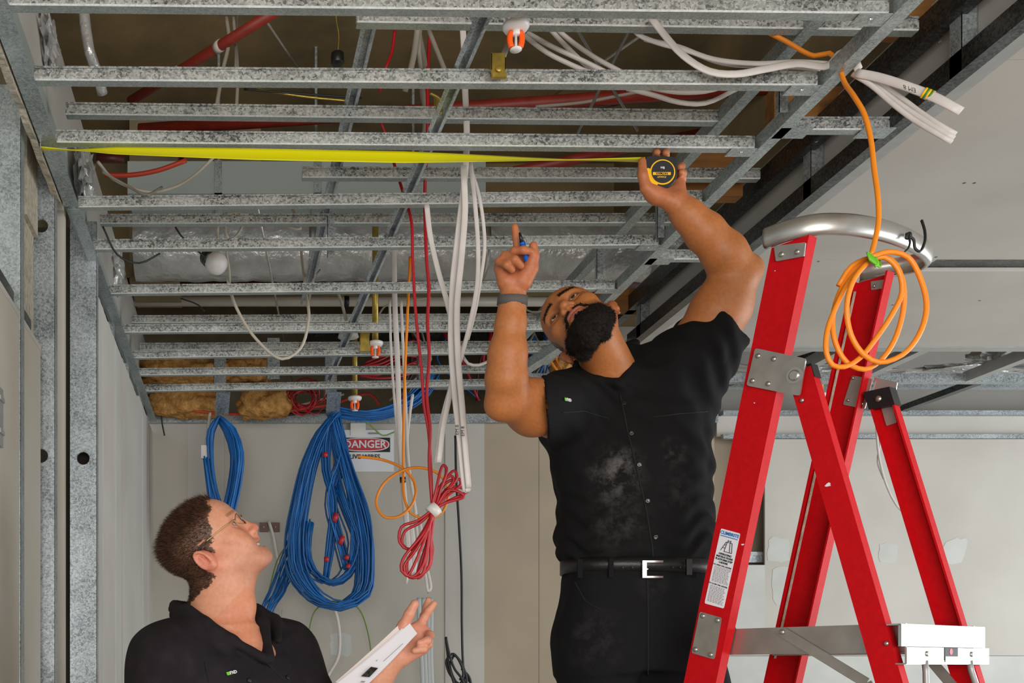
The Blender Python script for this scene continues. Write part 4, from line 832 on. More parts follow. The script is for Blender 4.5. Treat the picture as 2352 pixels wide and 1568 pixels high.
strands(bh, [(770, 945), (800, 950), (850, 955), (900, 945), (940, 925), (968, 900), (990, 860)], 36, 20, .005, 8, d=5.42, m=('blue_cable', 'blue_dark'))
bt = thing('blue_cable_tail', 'loose fan of thin blue cables below the large coil', 'cables', P(640, 1300, 5.4))
rr = random.Random(12)
for i in range(18):
    t = i/17; x0 = 655 + 22*t + rr.uniform(-4, 4); tube('strand', [P(x0 + 6, 1240 + 60*t, 5.45), P(x0 - 12, 1290 + 40*t, 5.45), P(622 + 34*t + rr.uniform(-4, 4), 1345 + 15*t, 5.45 + rr.uniform(-.05, .05)), P(604 + 22*t + rr.uniform(-6, 6), 1400, 5.45), P(600 + 20*t, 1450, 5.45)], .0040, M[rr.choice(('blue_dark', 'blue_cable'))], bt, n=6)
# bracket straps that carry the coils, on the last batten
for i, (x, lb_) in enumerate(((505, 'steel strap hanger carrying the small blue loop'), (760, 'steel strap hanger carrying the large blue coil'))):
    a = P(x + 8, 900, 5.15); b = P(x + 4, 952, 5.33); tag(MB().obox((a + b)/2, (.035, 0, 0), (b - a)/2, (0, .0012, .0012)).build('strap_hanger', M['galv_fine'], None), lb_, 'hanger', kind='thing')
# ================================================================== ON THE BACK WALL
sg = thing('danger_sign', 'white danger sign with red oval taped to the back wall', 'sign', P(850, 1035, YB - .03))
ys = YB - .012
def rect(px0, py0, px1, py1, yy, th=.002): return MB().box((bx(px0, ys), yy, bz(py1, ys)), (bx(px1, ys), yy + th, bz(py0, ys)))
rect(772, 987, 905, 1083, ys).build('sheet', M['sign_white'], sg)
rect(778, 1005, 896, 1038, ys - .002).build('black_panel', M['black'], sg)
def oval(px, py, rx, ry, yy, m, name):
    n = 40; V = [Vector((bx(px + rx*math.copysign(abs(math.cos(2*math.pi*i/n))**.8, math.cos(2*math.pi*i/n)), ys), yy, bz(py + ry*math.copysign(abs(math.sin(2*math.pi*i/n))**.8, math.sin(2*math.pi*i/n)), ys))) for i in range(n)]
    return mesh(name, V + [v + Vector((0, .0015, 0)) for v in V], [tuple(range(n)), tuple(range(n, 2*n))[::-1]] + [(i, n+i, n+(i+1) % n, (i+1) % n) for i in range(n)], m, sg)
oval(837, 1021, 57, 15.5, ys - .004, M['sign_white'], 'oval_rim'); oval(837, 1021, 54.5, 13.6, ys - .0055, M['sign_red'], 'oval')
text_mesh('danger_word', 'DANGER', .058, M['sign_white'], Vector((bx(838, ys), ys - .006, bz(1021, ys))), (1, 0, 0), (0, 0, 1), sg, bold=True)
text_mesh('warning_line', 'LIVE WIRES', .034, M['black'], Vector((bx(838, ys), ys - .0025, bz(1049, ys))), (1, 0, 0), (0, 0, 1), sg, bold=True)
rect(805, 972, 840, 1000, ys - .003, .001).build('adhesive_tape', M['white_plastic'], sg)
rect(846, 993, 872, 997, ys - .0025, .001).build('small_print', M['grey_print'], sg)
for i, (px, t) in enumerate(((606, 'left'), (633, 'right'))):
    ob = thing('wall_box', t + ' brown socket cover on the back wall beside the smiling man', 'wall box', P(px, 1210, YB), 'brown wall boxes')
    rect(px - 9.5, 1200, px + 9.5, 1221, YB - .022, .02).build('cover', M['brown_box'], ob)
    MB().cyl(P(px, 1210, YB - .03), P(px, 1210, YB - .022), .004, n=8).build('screw', M['steel_dark'], ob)
WALL = [('white wire hanging from the brown wall boxes', [(617, 1196, 5.68), (626, 1225, 5.68), (634, 1270, 5.68), (640, 1300, 5.68)], .008, 'white_cable'), ('white cable curving down from the large blue coil', [(758, 1382, 5.5), (772, 1410, 5.55), (780, 1460, 5.6), (776, 1510, 5.6), (752, 1555, 5.6), (745, 1590, 5.6)], .009, 'white_cable'),
 ('green earth wire arching left of the coil bottom', [(790, 1382, 5.55), (755, 1382, 5.58), (724, 1402, 5.6), (710, 1450, 5.62), (706, 1520, 5.62), (704, 1600, 5.62)], .004, 'green_cable'), ('green earth wire dropping right of the coil bottom', [(800, 1378, 5.6), (826, 1400, 5.62), (842, 1440, 5.62), (852, 1495, 5.62), (856, 1600, 5.62)], .004, 'green_cable'),
 ('thin green wire dangling above the danger sign', [(822, 955, 5.5), (850, 975, 5.6), (880, 1000, 5.65), (905, 992, 5.68)], .004, 'green_cable'), ('green wire behind the smiling man near the wall boxes', [(668, 1240, 5.6), (640, 1280, 5.6), (622, 1340, 5.6), (612, 1380, 5.6)], .004, 'green_cable'),
 ('long black cable hanging down the wall at centre', [(1046, 1000, 5.5), (1048, 1100, 5.5), (1054, 1200, 5.5), (1060, 1320, 5.5), (1061, 1440, 5.5), (1064, 1530, 5.5), (1072, 1600, 5.5)], .0065, 'black_cable'), ('thin grey wire hanging low on the wall', [(648, 1400, 5.65), (650, 1450, 5.65), (649, 1520, 5.65), (649, 1600, 5.65)], .003, 'grey_cable')]
for (lb_, pts, r, m) in WALL: cable('cable', lb_, pts, r, M[m])
M['grey_white'] = mat('grey_white_cable', 'aeb3b2', .5)
for i, (x0, x1) in enumerate(((962, 968), (973, 976), (983, 984), (990, 990))):
    flatc(('leftmost', 'second', 'third', 'rightmost')[i] + ' grey white cable hanging behind the raised hand at the bottom', [(x0, 1372, 5.3), (x0 + 1, 1420, 5.3), (x1, 1500, 5.3), (x1 + 4, 1600, 5.3)], .0105, 'grey_white', group='grey white cables behind the hand')
bk = thing('black_cable_coil', 'small bundled coil of black cable low at the centre', 'cable coil', P(1045, 1530, 5.3))
for i, l in enumerate(([(1024, 1462), (1032, 1500), (1044, 1535), (1062, 1560), (1070, 1590)], [(1024, 1465), (1028, 1500), (1030, 1520), (1040, 1560), (1052, 1590)], [(1040, 1500), (1026, 1515), (1032, 1545), (1056, 1570), (1064, 1545), (1052, 1512), (1040, 1500)], [(1044, 1502), (1034, 1525), (1044, 1560), (1066, 1585), (1072, 1560), (1058, 1520), (1044, 1502)], [(1060, 1535), (1078, 1555), (1084, 1590)], [(1055, 1560), (1070, 1556), (1086, 1575)])):
    tube('loop', path([(a, b, 5.3 + i*.012) for a, b in l]), .0065, M['black_cable'], bk, n=7)
cable('cable', 'short black tag dangling below the insulation in the corner', [(370, 945, 5.6), (372, 970, 5.6), (378, 1000, 5.6)], .004, M['black_cable'])
tw = thing('connector_tag', 'white plug and tag hanging beside the small blue loop', 'connector', P(476, 1000, 5.3))
tube('lead', path([(482, 948, 5.3), (478, 985, 5.28), (474, 1015, 5.28), (472, 1040, 5.28)]), .008, M['grey_cable'], tw)
MB().box(tuple(P(462, 1052, 5.27)), tuple(P(482, 1022, 5.27) + Vector((0, .03, 0)))).build('plug', M['white_plastic'], tw)
# orange loops glimpsed beside the bearded man's neck
ol = thing('orange_wire_loops', 'thin orange wire loops seen left of the bearded man', 'cable', P(1300, 840, 4.9))
for i, l in enumerate(([(1272, 790), (1278, 825), (1298, 855), (1315, 868)], [(1262, 825), (1280, 850), (1305, 865), (1320, 850)], [(1278, 800), (1295, 815), (1318, 825), (1322, 845), (1312, 866)])): tube('loop', path([(a, b, 4.85) for a, b in l]), .006, M['orange_cable'], ol, n=7)
cable('cable', 'short blue cable end left of the bearded man', [(1268, 840, 4.95), (1276, 865, 4.95), (1280, 890, 4.95)], .022, M['blue_cable'])
# ================================================================== BODY MODELLING: smooth implicit surfaces turned into one mesh
_LAT = np.random.RandomState(11).uniform(-1, 1, (32, 32, 32)).astype(np.float32)
def vnoise(X, Y, Z):
    xi = np.floor(X).astype(int); yi = np.floor(Y).astype(int); zi = np.floor(Z).astype(int)
    fx, fy, fz = X - xi, Y - yi, Z - zi; fx, fy, fz = [t*t*(3 - 2*t) for t in (fx, fy, fz)]; r = 0
    for a in (0, 1):
        wx = fx if a else 1 - fx
        for b in (0, 1):
            wy = fy if b else 1 - fy
            for c in (0, 1):
                r = r + _LAT[(xi + a) % 32, (yi + b) % 32, (zi + c) % 32]*wx*wy*(fz if c else 1 - fz)
    return r
class Frame:
    def __init__(s, o, L, F, U):
        s.o = np.array(o, float); L, F, U = [np.array(v, float) for v in (L, F, U)]
        U = U/np.linalg.norm(U); F = F - U*F.dot(U); F /= np.linalg.norm(F); L = np.cross(U, F); s.R = np.stack([L, F, U], 1)   # columns
    k = 1.0
    def w(s, p): return s.o + s.R @ (np.array(p, float)*s.k)
    def loc(s, V): return (np.asarray(V) - s.o) @ s.R/s.k
    def dv(s, v): return s.R @ np.array(v, float)
WORLD = Frame((0, 0, 0), (1, 0, 0), (0, 1, 0), (0, 0, 1)); WORLD.R = np.eye(3)
class SDF:
    BIG = .05
    def __init__(s, lo, hi, h):
        s.lo = np.array(lo, float); s.h = h; s.n = np.ceil((np.array(hi) - s.lo)/h).astype(int) + 1
        s.f = np.full(s.n, s.BIG, np.float32)
    def _sl(s, lo, hi):
        a = np.maximum(np.floor((np.array(lo) - s.lo)/s.h).astype(int), 0); b = np.minimum(np.ceil((np.array(hi) - s.lo)/s.h).astype(int) + 1, s.n)
        if (b <= a).any(): return None
        g = [(s.lo[i] + s.h*np.arange(a[i], b[i])).astype(np.float32) for i in range(3)]
        return (slice(a[0], b[0]), slice(a[1], b[1]), slice(a[2], b[2])), g[0][:, None, None], g[1][None, :, None], g[2][None, None, :]
    def _put(s, sl, d, k, op):
        a = s.f[sl]
        if op == 'add':
            if k > 0: h = np.maximum(k - np.abs(a - d), 0)/k; r = np.minimum(a, d) - h*h*k*.25
            else: r = np.minimum(a, d)
        else:
            d = -d
            if k > 0: h = np.maximum(k - np.abs(a - d), 0)/k; r = np.maximum(a, d) + h*h*k*.25
            else: r = np.maximum(a, d)
        s.f[sl] = r
    def cone(s, a, b, ra, rb, k=.01, op='add', fr=WORLD, flat=None):
        a, b = fr.w(a), fr.w(b); ra *= fr.k; rb *= fr.k; pad = max(ra, rb) + .035
        t = s._sl(np.minimum(a, b) - pad, np.maximum(a, b) + pad)
        if t is None: return
        sl, X, Y, Z = t; v = b - a; L2 = max(v.dot(v), 1e-9)
        q = np.clip(((X - a[0])*v[0] + (Y - a[1])*v[1] + (Z - a[2])*v[2])/L2, 0, 1)
        d = np.sqrt((X - a[0] - q*v[0])**2 + (Y - a[1] - q*v[1])**2 + (Z - a[2] - q*v[2])**2) - (ra + (rb - ra)*q)
        s._put(sl, d, k, op)
    def chain(s, pts, k=.006, fr=WORLD):
        for (p, q) in zip(pts[:-1], pts[1:]): s.cone(p[0], q[0], p[1], q[1], k, fr=fr)
    def cutcone(s, a, b, ra, rb, k=.01, nrm=None):
        """cone with a flat open end at b (a sleeve)"""
        a, b = np.array(a), np.array(b); pad = max(ra, rb) + .035
        e = b + (b - a)*.8; sl, X, Y, Z = s._sl(np.minimum(np.minimum(a, b), e) - pad, np.maximum(np.maximum(a, b), e) + pad); v = b - a; L = np.linalg.norm(v); v = v/L
        q = (X - a[0])*v[0] + (Y - a[1])*v[1] + (Z - a[2])*v[2]; qc = np.clip(q, 0, None)
        d = np.sqrt((X - a[0] - qc*v[0])**2 + (Y - a[1] - qc*v[1])**2 + (Z - a[2] - qc*v[2])**2) - (ra + (rb - ra)*qc/L)
        cut = q - L
        if nrm is not None: nv = np.array(nrm, float); nv = nv/np.linalg.norm(nv); cut = (X - b[0])*nv[0] + (Y - b[1])*nv[1] + (Z - b[2])*nv[2]
        s._put(sl, np.maximum(d, cut), k, 'add')
    def ell(s, c, r, k=.01, op='add', fr=WORLD, rot=None):
        cw = fr.w(c); r = [q*fr.k for q in r]; R = fr.R if rot is None else fr.R @ rot; pad = max(r) + .035
        t = s._sl(cw - pad, cw + pad)
        if t is None: return
        sl, X, Y, Z = t; dx, dy_, dz = X - cw[0], Y - cw[1], Z - cw[2]
        q = [dx*R[0, i] + dy_*R[1, i] + dz*R[2, i] for i in range(3)]
        k0 = np.sqrt(sum((q[i]/r[i])**2 for i in range(3))); k1 = np.sqrt(sum((q[i]/r[i]**2)**2 for i in range(3)))
        s._put(sl, k0*(k0 - 1)/np.maximum(k1, 1e-6), k, op)
    def loft(s, zs, cx, cy, a, b, ang=0, k=.02, p=2.4):
        """stack of rounded cross sections at heights zs"""
        zs = np.array(zs); o = np.argsort(zs); zs = zs[o]; cx, cy, a, b = [np.array(v, float)[o] for v in (cx, cy, a, b)]
        m = max(a.max(), b.max()) + .06
        sl, X, Y, Z = s._sl((cx.min() - m, cy.min() - m, zs[0] - .05), (cx.max() + m, cy.max() + m, zs[-1] + .05)); zz_ = Z[0, 0]
        CX, CY, A, B = [np.interp(zz_, zs, v).astype(np.float32)[None, None] for v in (cx, cy, a, b)]; c, s_ = math.cos(ang), math.sin(ang)
        x = np.abs((X - CX)*c + (Y - CY)*s_)/A; y = np.abs(-(X - CX)*s_ + (Y - CY)*c)/B
        d = ((x**p + y**p)**(1/p) - 1)*np.minimum(A, B)
        d = np.maximum(d, np.maximum(zs[0] - Z, Z - zs[-1])); s._put(sl, d.astype(np.float32), k, 'add')
    def noise(s, fn):
        g = [(s.lo[i] + s.h*np.arange(s.n[i])).astype(np.float32) for i in range(3)]; m = np.argwhere(np.abs(s.f) < .03)
        X, Y, Z = g[0][m[:, 0]], g[1][m[:, 1]], g[2][m[:, 2]]; s.f[m[:, 0], m[:, 1], m[:, 2]] += fn(X, Y, Z).astype(np.float32)
    def mesh_data(s):
        f = s.f; b = f < 0; nx, ny, nz = s.n
        c = [b[i:nx-1+i, j:ny-1+j, k:nz-1+k] for i in (0, 1) for j in (0, 1) for k in (0, 1)]
        an = c[0].copy(); al = c[0].copy()
        for q in c[1:]: an |= q; al &= q
        idx = np.argwhere(an & ~al); ids = np.full((nx-1, ny-1, nz-1), -1, np.int32); ids[tuple(idx.T)] = np.arange(len(idx))
        corners = [(i, j, k) for i in (0, 1) for j in (0, 1) for k in (0, 1)]
        val = np.stack([f[idx[:, 0]+i, idx[:, 1]+j, idx[:, 2]+k] for i, j, k in corners], 1)
        pos = np.zeros((len(idx), 3)); cnt = np.zeros(len(idx)); ca = np.array(corners, float)
        for a in range(8):
            for e in (1, 2, 4):
                if a & e: continue
                q = a | e; va, vb = val[:, a], val[:, q]; mm = (va < 0) != (vb < 0); t = np.where(mm, va/np.where(mm, va - vb, 1), 0)
                pos += np.where(mm[:, None], ca[a] + t[:, None]*(ca[q] - ca[a]), 0); cnt += mm
        V = s.lo + s.h*(idx + pos/cnt[:, None]); F = []
        for ax in range(3):
            sh = [1, 1, 1]; sh[ax] = 0; lo_ = [slice(1, -1)]*3; lo_[ax] = slice(0, -1); hi_ = [slice(1, -1)]*3; hi_[ax] = slice(1, None)
            A, B = b[tuple(lo_)], b[tuple(hi_)]; e = np.argwhere(A != B)
            if not len(e): continue
            sg = A[tuple(e.T)]; base = e + np.array(sh); u, v = [(1, 2), (2, 0), (0, 1)][ax]; q = []
            for du, dv in ((0, 0), (1, 0), (1, 1), (0, 1)):
                p = base.copy(); p[:, u] -= 1 - du; p[:, v] -= 1 - dv; q.append(ids[tuple(p.T)])
            q = np.stack(q, 1); q[~sg] = q[~sg][:, ::-1]; F.append(q)
        F = np.concatenate(F); F = F[(F >= 0).all(1)]
        return V, F
def relax(V, F, n, lam=.5):
    E = np.concatenate([F[:, [0, 1]], F[:, [1, 2]], F[:, [2, 3]], F[:, [3, 0]]]); E = np.concatenate([E, E[:, ::-1]]); V = V.copy(); deg = np.bincount(E[:, 0], minlength=len(V))[:, None]
    for _ in range(n):
        S = np.stack([np.bincount(E[:, 0], V[E[:, 1], i], len(V)) for i in range(3)], 1); V += lam*(S/np.maximum(deg, 1) - V)
    return V
def quad_mesh(name, V, F, m, parent, colors=None, mats=None, smooth=True):
    me = bpy.data.meshes.new(name); n = len(F); w_ = F.shape[1]
    me.vertices.add(len(V)); me.vertices.foreach_set('co', np.asarray(V, np.float32).ravel()); me.loops.add(n*w_); me.loops.foreach_set('vertex_index', F.astype(np.int32).ravel())
    me.polygons.add(n); me.polygons.foreach_set('loop_start', np.arange(0, n*w_, w_, dtype=np.int32)); me.polygons.foreach_set('loop_total', np.full(n, w_, np.int32))
    me.polygons.foreach_set('use_smooth', np.full(n, smooth)); me.update(calc_edges=True); me.validate()
    if colors is not None:
        at = me.color_attributes.new('tone', 'FLOAT_COLOR', 'POINT'); at.data.foreach_set('color', np.concatenate([colors, np.ones((len(V), 1))], 1).astype(np.float32).ravel())
    me.materials.append(m); o = bpy.data.objects.new(name, me); COL.objects.link(o)
    if parent is not None: o.parent = parent; o.matrix_parent_inverse = Matrix.Translation(-Vector(parent.location))
    return o
def vnormals(V, F):
    N = np.zeros_like(V); a = np.cross(V[F[:, 2]] - V[F[:, 0]], V[F[:, 3]] - V[F[:, 1]])
    for i in range(4):
        for c in range(3): N[:, c] += np.bincount(F[:, i], a[:, c], len(V))
    return N/np.maximum(np.linalg.norm(N, axis=1, keepdims=True), 1e-12)
def fuzz(P0, N0, length, width, lean, seed, curl=.3):
    """short hairs: two-segment tapered blades growing from points P0"""
    rs = np.random.RandomState(seed); n = len(P0); D = N0 + lean + rs.normal(0, curl, (n, 3)); D /= np.linalg.norm(D, axis=1, keepdims=True)
    S = np.cross(D, rs.normal(0, 1, (n, 3))); S /= np.maximum(np.linalg.norm(S, axis=1, keepdims=True), 1e-9); L = (length*rs.uniform(.6, 1.25, n))[:, None]; W = width
    D2 = D + lean*.5 + rs.normal(0, curl*.6, (n, 3)); D2 /= np.linalg.norm(D2, axis=1, keepdims=True); B = P0 - N0*.001
    V = np.stack([B - S*W, B + S*W, B + D*L*.55 + S*W*.7, B + D*L*.55 - S*W*.7, B + D*L*.55 + D2*L*.45 + S*W*.12, B + D*L*.55 + D2*L*.45 - S*W*.12], 1).reshape(-1, 3)
    i = np.arange(n)[:, None]*6; F = np.concatenate([i + np.array([[0, 1, 2, 3]]), i + np.array([[3, 2, 4, 5]])])
    return V, F
def lin(h): return np.array(C(h)[:3])
def skin_mat(name, rough=.5):
    m = bpy.data.materials.new(name); m.use_nodes = True; nt = m.node_tree; b = nt.nodes['Principled BSDF']; N = nt.nodes.new; L = nt.links.new
    at = N('ShaderNodeAttribute'); at.attribute_name = 'tone'; tc = N('ShaderNodeTexCoord'); nz = N('ShaderNodeTexNoise'); nz.inputs['Scale'].default_value = 120; nz.inputs['Detail'].default_value = 4; L(tc.outputs['Object'], nz.inputs['Vector'])
    mx = N('ShaderNodeMix'); mx.data_type = 'RGBA'; mx.blend_type = 'OVERLAY'; mx.inputs['Factor'].default_value = .22; L(at.outputs['Color'], mx.inputs[6]); L(nz.outputs[0], mx.inputs[7]); L(mx.outputs[2], b.inputs['Base Color'])
    b.inputs['Roughness'].default_value = rough; b.inputs['Specular IOR Level'].default_value = .4; b.inputs['Subsurface Weight'].default_value = .12; b.inputs['Subsurface Radius'].default_value = (.01, .004, .002); b.inputs['Subsurface Scale'].default_value = 1
    bp = N('ShaderNodeBump'); bp.inputs['Strength'].default_value = .12; bp.inputs['Distance'].default_value = .002; n2 = N('ShaderNodeTexNoise'); n2.inputs['Scale'].default_value = 420; L(tc.outputs['Object'], n2.inputs['Vector']); L(n2.outputs[0], bp.inputs['Height']); L(bp.outputs[0], b.inputs['Normal'])
    return m
def ro(ax, deg):
    return np.array(Matrix.Rotation(math.radians(deg), 3, ax))
def head(S, H, smile=False, jaw=1.0, nose=1.0):
    """head in local axes (left, forward, up), eyes at the origin's height"""
    S.ell((0, -.006, .034), (.075, .099, .080), .02, fr=H); S.ell((0, .036, .038), (.062, .060, .056), .03, fr=H)
    S.ell((0, .040, -.028), (.060*jaw, .050, .072), .03, fr=H); S.ell((0, .040, -.072), (.051*jaw, .050, .044), .03, fr=H)
    S.ell((0, .078, -.105 if smile else -.100), (.022, .019, .018), .025, fr=H)
    for s in (-1, 1):
        S.ell((s*.044, .058, -.024), (.022, .022, .018), .025, fr=H); S.cone((s*.054, .0, -.052), (s*.030, .066, -.098), .020, .018, .03, fr=H)
        S.cone((s*.012, .088, .019), (s*.042, .076, .021), .0095, .009, .018, fr=H)
    for s in (-1, 1): S.ell((s*.0325, .096, -.002), (.0215, .016, .0135), .016, 'sub', fr=H)
    for s in (-1, 1):                      # eyelids round an opening
        S.ell((s*.0325, .0735, 0), (.0155, .0152, .0145), .005, fr=H)
        S.ell((s*.0325, .0885, -.0008), (.0128, .010, .0050), .002, 'sub', fr=H)
    S.cone((0, .090, .008), (0, .112*nose, -.036), .0085, .0105, .014, fr=H); S.ell((0, .113*nose, -.038), (.0115, .010, .0095), .008, fr=H)
    for s in (-1, 1):
        S.ell((s*.0125, .100, -.0425), (.0095, .011, .0085), .006, fr=H); S.ell((s*.0075, .105, -.0505), (.0046, .007, .0052), .003, 'sub', fr=H)
    S.cone((0, .098, -.052), (0, .097, -.060), .006, .006, .008, fr=H)
    if not smile:
        S.ell((0, .094, -.0665), (.0235, .0115, .0062), .006, fr=H); S.ell((0, .0925, -.0775), (.0195, .0115, .0072), .006, fr=H)
        S.ell((0, .104, -.0718), (.026, .012, .0013), .002, 'sub', fr=H); S.ell((0, .10, -.0895), (.018, .010, .004), .01, 'sub', fr=H)
    else:
        ml = [(-.034 + .0068*i) for i in range(11)]; arc = lambda q, du, df: (q, .0945 + df - 19*q*q, -.0770 + du + 6.5*q*q)
        for a, b in zip(ml[:-1], ml[1:]):
            S.cone(arc(a, .0105 - 6*a*a, -.001), arc(b, .0105 - 6*b*b, -.001), .0056, .0056, .006, fr=H); S.cone(arc(a, -.0135 + 8*a*a, -.003), arc(b, -.0135 + 8*b*b, -.003), .0066, .0066, .006, fr=H)
        for a, b in zip(ml[:-1], ml[1:]):
            ra, rb = .0088 - 3.6*a*a, .0088 - 3.6*b*b; S.cone(arc(a, -.001, .004), arc(b, -.001, .004), ra, rb, .002, 'sub', fr=H); S.cone(arc(a, -.001, -.010), arc(b, -.001, -.010), ra, rb, .002, 'sub', fr=H)
        for s in (-1, 1): S.ell((s*.043, .072, -.052), (.017, .015, .016), .02, fr=H)
    for s in (-1, 1):                      # ears
        E = Frame(H.w((s*.0765, -.018, -.016)), H.dv((s*.94, -.30, 0)), H.dv((.32*s, .94, .1)), H.dv((0, -.15, 1)))
        E.k = H.k*.9
        if s < 0: E.R[:, 0] = H.dv((-.94, -.30, 0))/np.linalg.norm([.94, .3])
        S.ell((.006, -.004, 0), (.008, .019, .031), .006, fr=E); S.ell((.0, .004, -.004), (.012, .014, .024), .01, fr=E)
        S.ell((.014, .002, .002), (.0095, .0125, .0215), .002, 'sub', fr=E)
        for a0, a1 in [(t*.35 - .9, t*.35 - .55) for t in range(13)]:
            S.cone((.0125, -.004 + .0165*-math.cos(a0*.93 + .3), .0285*math.sin(a0*.93 + .3)), (.0125, -.004 + .0165*-math.cos(a1*.93 + .3), .0285*math.sin(a1*.93 + .3)), .0040, .0040, .002, fr=E)
        S.cone((.007, .006, -.012), (.007, .008, -.0005), .0045, .0035, .004, fr=E); S.ell((.008, .003, -.027), (.0055, .0085, .009), .005, fr=E)
        S.cone((.009, -.006, -.010), (.010, -.003, .016), .0036, .0034, .002, fr=E)
def eyes(par, H, gaze, iris='2a160c'):
    mw = mat('eye_white', 'cfc4bb', .25); mi = mat('iris', iris, .2); mp = mat('pupil', '050404', .15)
    for s in (-1, 1):
        c = H.w((s*.0325, .0728, 0)); g = H.dv(gaze); g = g/np.linalg.norm(g)
        e = MB().sph(c, .0128*H.k, 24).build('eyeball', mw, par, True)
        MB().lathe(Vector(c) + Vector(g)*.0113, g, [(0, .0062), (.0011, .0056), (.0016, .0022)], 20).build('iris', mi, e, True)
        MB().lathe(Vector(c) + Vector(g)*.0125, g, [(0, .0030), (.0006, .0027)], 14).build('pupil', mp, e)
# ================================================================== MAN WITH THE MEASURING TAPE
def pp(x, y, d): return np.array(P(x, y, d))
def cv(v): return np.array((v[0], -v[2], v[1]))           # (right, up, toward viewer) -> world
p1 = thing('person', 'bearded man in dark shirt and trousers reaching up with a measuring tape', 'person', (1.03, 2.8, .63))
L1_, F1_, U1_ = cv((.63, .70, .33)), cv((-.732, .405, .539)), cv((-.243, .586, -.77))
H1 = Frame(pp(1295, 706, 2.665) - .083*F1_/np.linalg.norm(F1_), L1_, F1_, U1_)
S = SDF((.56, 2.32, 1.86), (1.44, 2.96, 2.74), .0026)
neckb = pp(1412, 880, 2.80)
S.loft([CZ + .52, CZ + .6, CZ + .68, CZ + .74], [1.04, 1.03, 1.02, 1.0], [2.78]*4, [.17, .18, .17, .10], [.10, .10, .09, .08], k=.03)
S.cone(H1.w((0, -.022, -.045)), neckb, .056, .068, .03); S.cone(H1.w((0, .012, -.07)), pp(1408, 862, 2.765), .045, .042, .03)
S.cone(pp(1400, 850, 2.83), pp(1330, 905, 2.82), .05, .055, .03); S.cone(pp(1420, 860, 2.83), pp(1560, 850, 2.80), .05, .06, .03)
head(S, H1, jaw=1.03)
# right arm (pointing)
S.chain([(pp(1330, 945, 2.79), .075), (pp(1285, 945, 2.70), .065), (pp(1225, 940, 2.60), .0610), (pp(1172, 920, 2.535), .047)], .03)
S.cone(pp(1250, 925, 2.64), pp(1205, 915, 2.57), .055, .046, .03)
S.chain([(pp(1166, 918, 2.53), .045), (pp(1163, 868, 2.50), .0465), (pp(1166, 810, 2.485), .0425), (pp(1173, 740, 2.475), .033), (pp(1177, 694, 2.47), .0275), (pp(1179, 668, 2.468), .0275)], .02)
S.ell(pp(1146, 930, 2.53), (.03, .03, .03), .03)
def hand(S, w, palm, fingers, rw=.026, rk=.0125):
    for f in palm: S.cone(pp(*w), pp(*f[:3]), rw*.8, f[3] if len(f) > 3 else rk, .012)
    for a, b in zip(palm[:-1], palm[1:]): S.cone(pp(*a[:3]), pp(*b[:3]), a[3] if len(a) > 3 else rk, b[3] if len(b) > 3 else rk, .010)
    for ch in fingers: S.chain([(pp(*q[:3]), q[3]) for q in ch], .0045)
hand(S, (1179, 660, 2.468), [(1196, 596, 2.468, .0135), (1176, 596, 2.466, .013), (1160, 602, 2.466, .0125), (1149, 612, 2.468, .012)],
     [[(1192, 596, 2.466, .0115), (1189, 570, 2.455, .0098), (1186, 543, 2.45, .0092), (1182, 521, 2.448, .0080)],
      [(1176, 596, 2.46, .0115), (1181, 577, 2.428, .0100), (1202, 574, 2.412, .0092), (1217, 577, 2.418, .0082)],
      [(1160, 602, 2.46, .0115), (1160, 587, 2.424, .0102), (1182, 596, 2.402, .0094), (1196, 610, 2.412, .0084)],
      [(1149, 612, 2.462, .0105), (1147, 600, 2.43, .0095), (1164, 608, 2.41, .0088), (1176, 620, 2.418, .0078)],
      [(1200, 648, 2.452, .018), (1220, 616, 2.442, .0145), (1226, 588, 2.43, .0125), (1225, 564, 2.425, .0098)]])
S.cone(pp(1198, 645, 2.45), pp(1216, 616, 2.442), .023, .017, .012); S.cone(pp(1162, 645, 2.455), pp(1152, 618, 2.455), .021, .016, .012); S.ell(pp(1184, 625, 2.464), (.032, .014, .034), .012)
# left arm (holding the tape case)
S.chain([(pp(1560, 860, 2.80), .08), (pp(1610, 790, 2.775), .073), (pp(1662, 705, 2.745), .066), (pp(1692, 640, 2.715), .052)], .03)
S.cone(pp(1640, 712, 2.73), pp(1672, 655, 2.715), .058, .050, .03)
S.chain([(pp(1698, 622, 2.71), .047), (pp(1664, 582, 2.69), .050), (pp(1618, 532, 2.675), .044), (pp(1580, 494, 2.668), .035), (pp(1553, 466, 2.664), .029)], .025)
S.ell(pp(1726, 616, 2.715), (.026, .026, .026), .03)
hand(S, (1553, 464, 2.666), [(1512, 424, 2.708, .013), (1530, 420, 2.712, .013), (1547, 424, 2.71, .0125), (1559, 434, 2.70, .012)],
     [[(1513, 422, 2.708, .012), (1510, 386, 2.722, .0100), (1508, 352, 2.712, .0092), (1509, 350, 2.668, .0084)],
      [(1531, 420, 2.712, .012), (1531, 384, 2.724, .0102), (1529, 350, 2.714, .0094), (1529, 351, 2.668, .0085)],
      [(1547, 424, 2.708, .0118), (1560, 396, 2.712, .0100), (1565, 382, 2.692, .0092), (1562, 384, 2.668, .0084)],
      [(1559, 434, 2.698, .011), (1567, 412, 2.692, .0095), (1569, 398, 2.676, .0088), (1565, 396, 2.66, .008)],
      [(1508, 452, 2.655, .019), (1484, 432, 2.646, .0145), (1476, 402, 2.642, .0122), (1475, 370, 2.644, .0096)]], .026)
S.cone(pp(1540, 462, 2.658), pp(1500, 444, 2.652), .023, .019, .012); S.cone(pp(1556, 458, 2.664), pp(1560, 424, 2.676), .021, .0155, .012); S.ell(pp(1528, 438, 2.686), (.034, .018, .026), .012)
S.cone(pp(1500, 446, 2.66), pp(1550, 440, 2.668), .015, .015, .012)
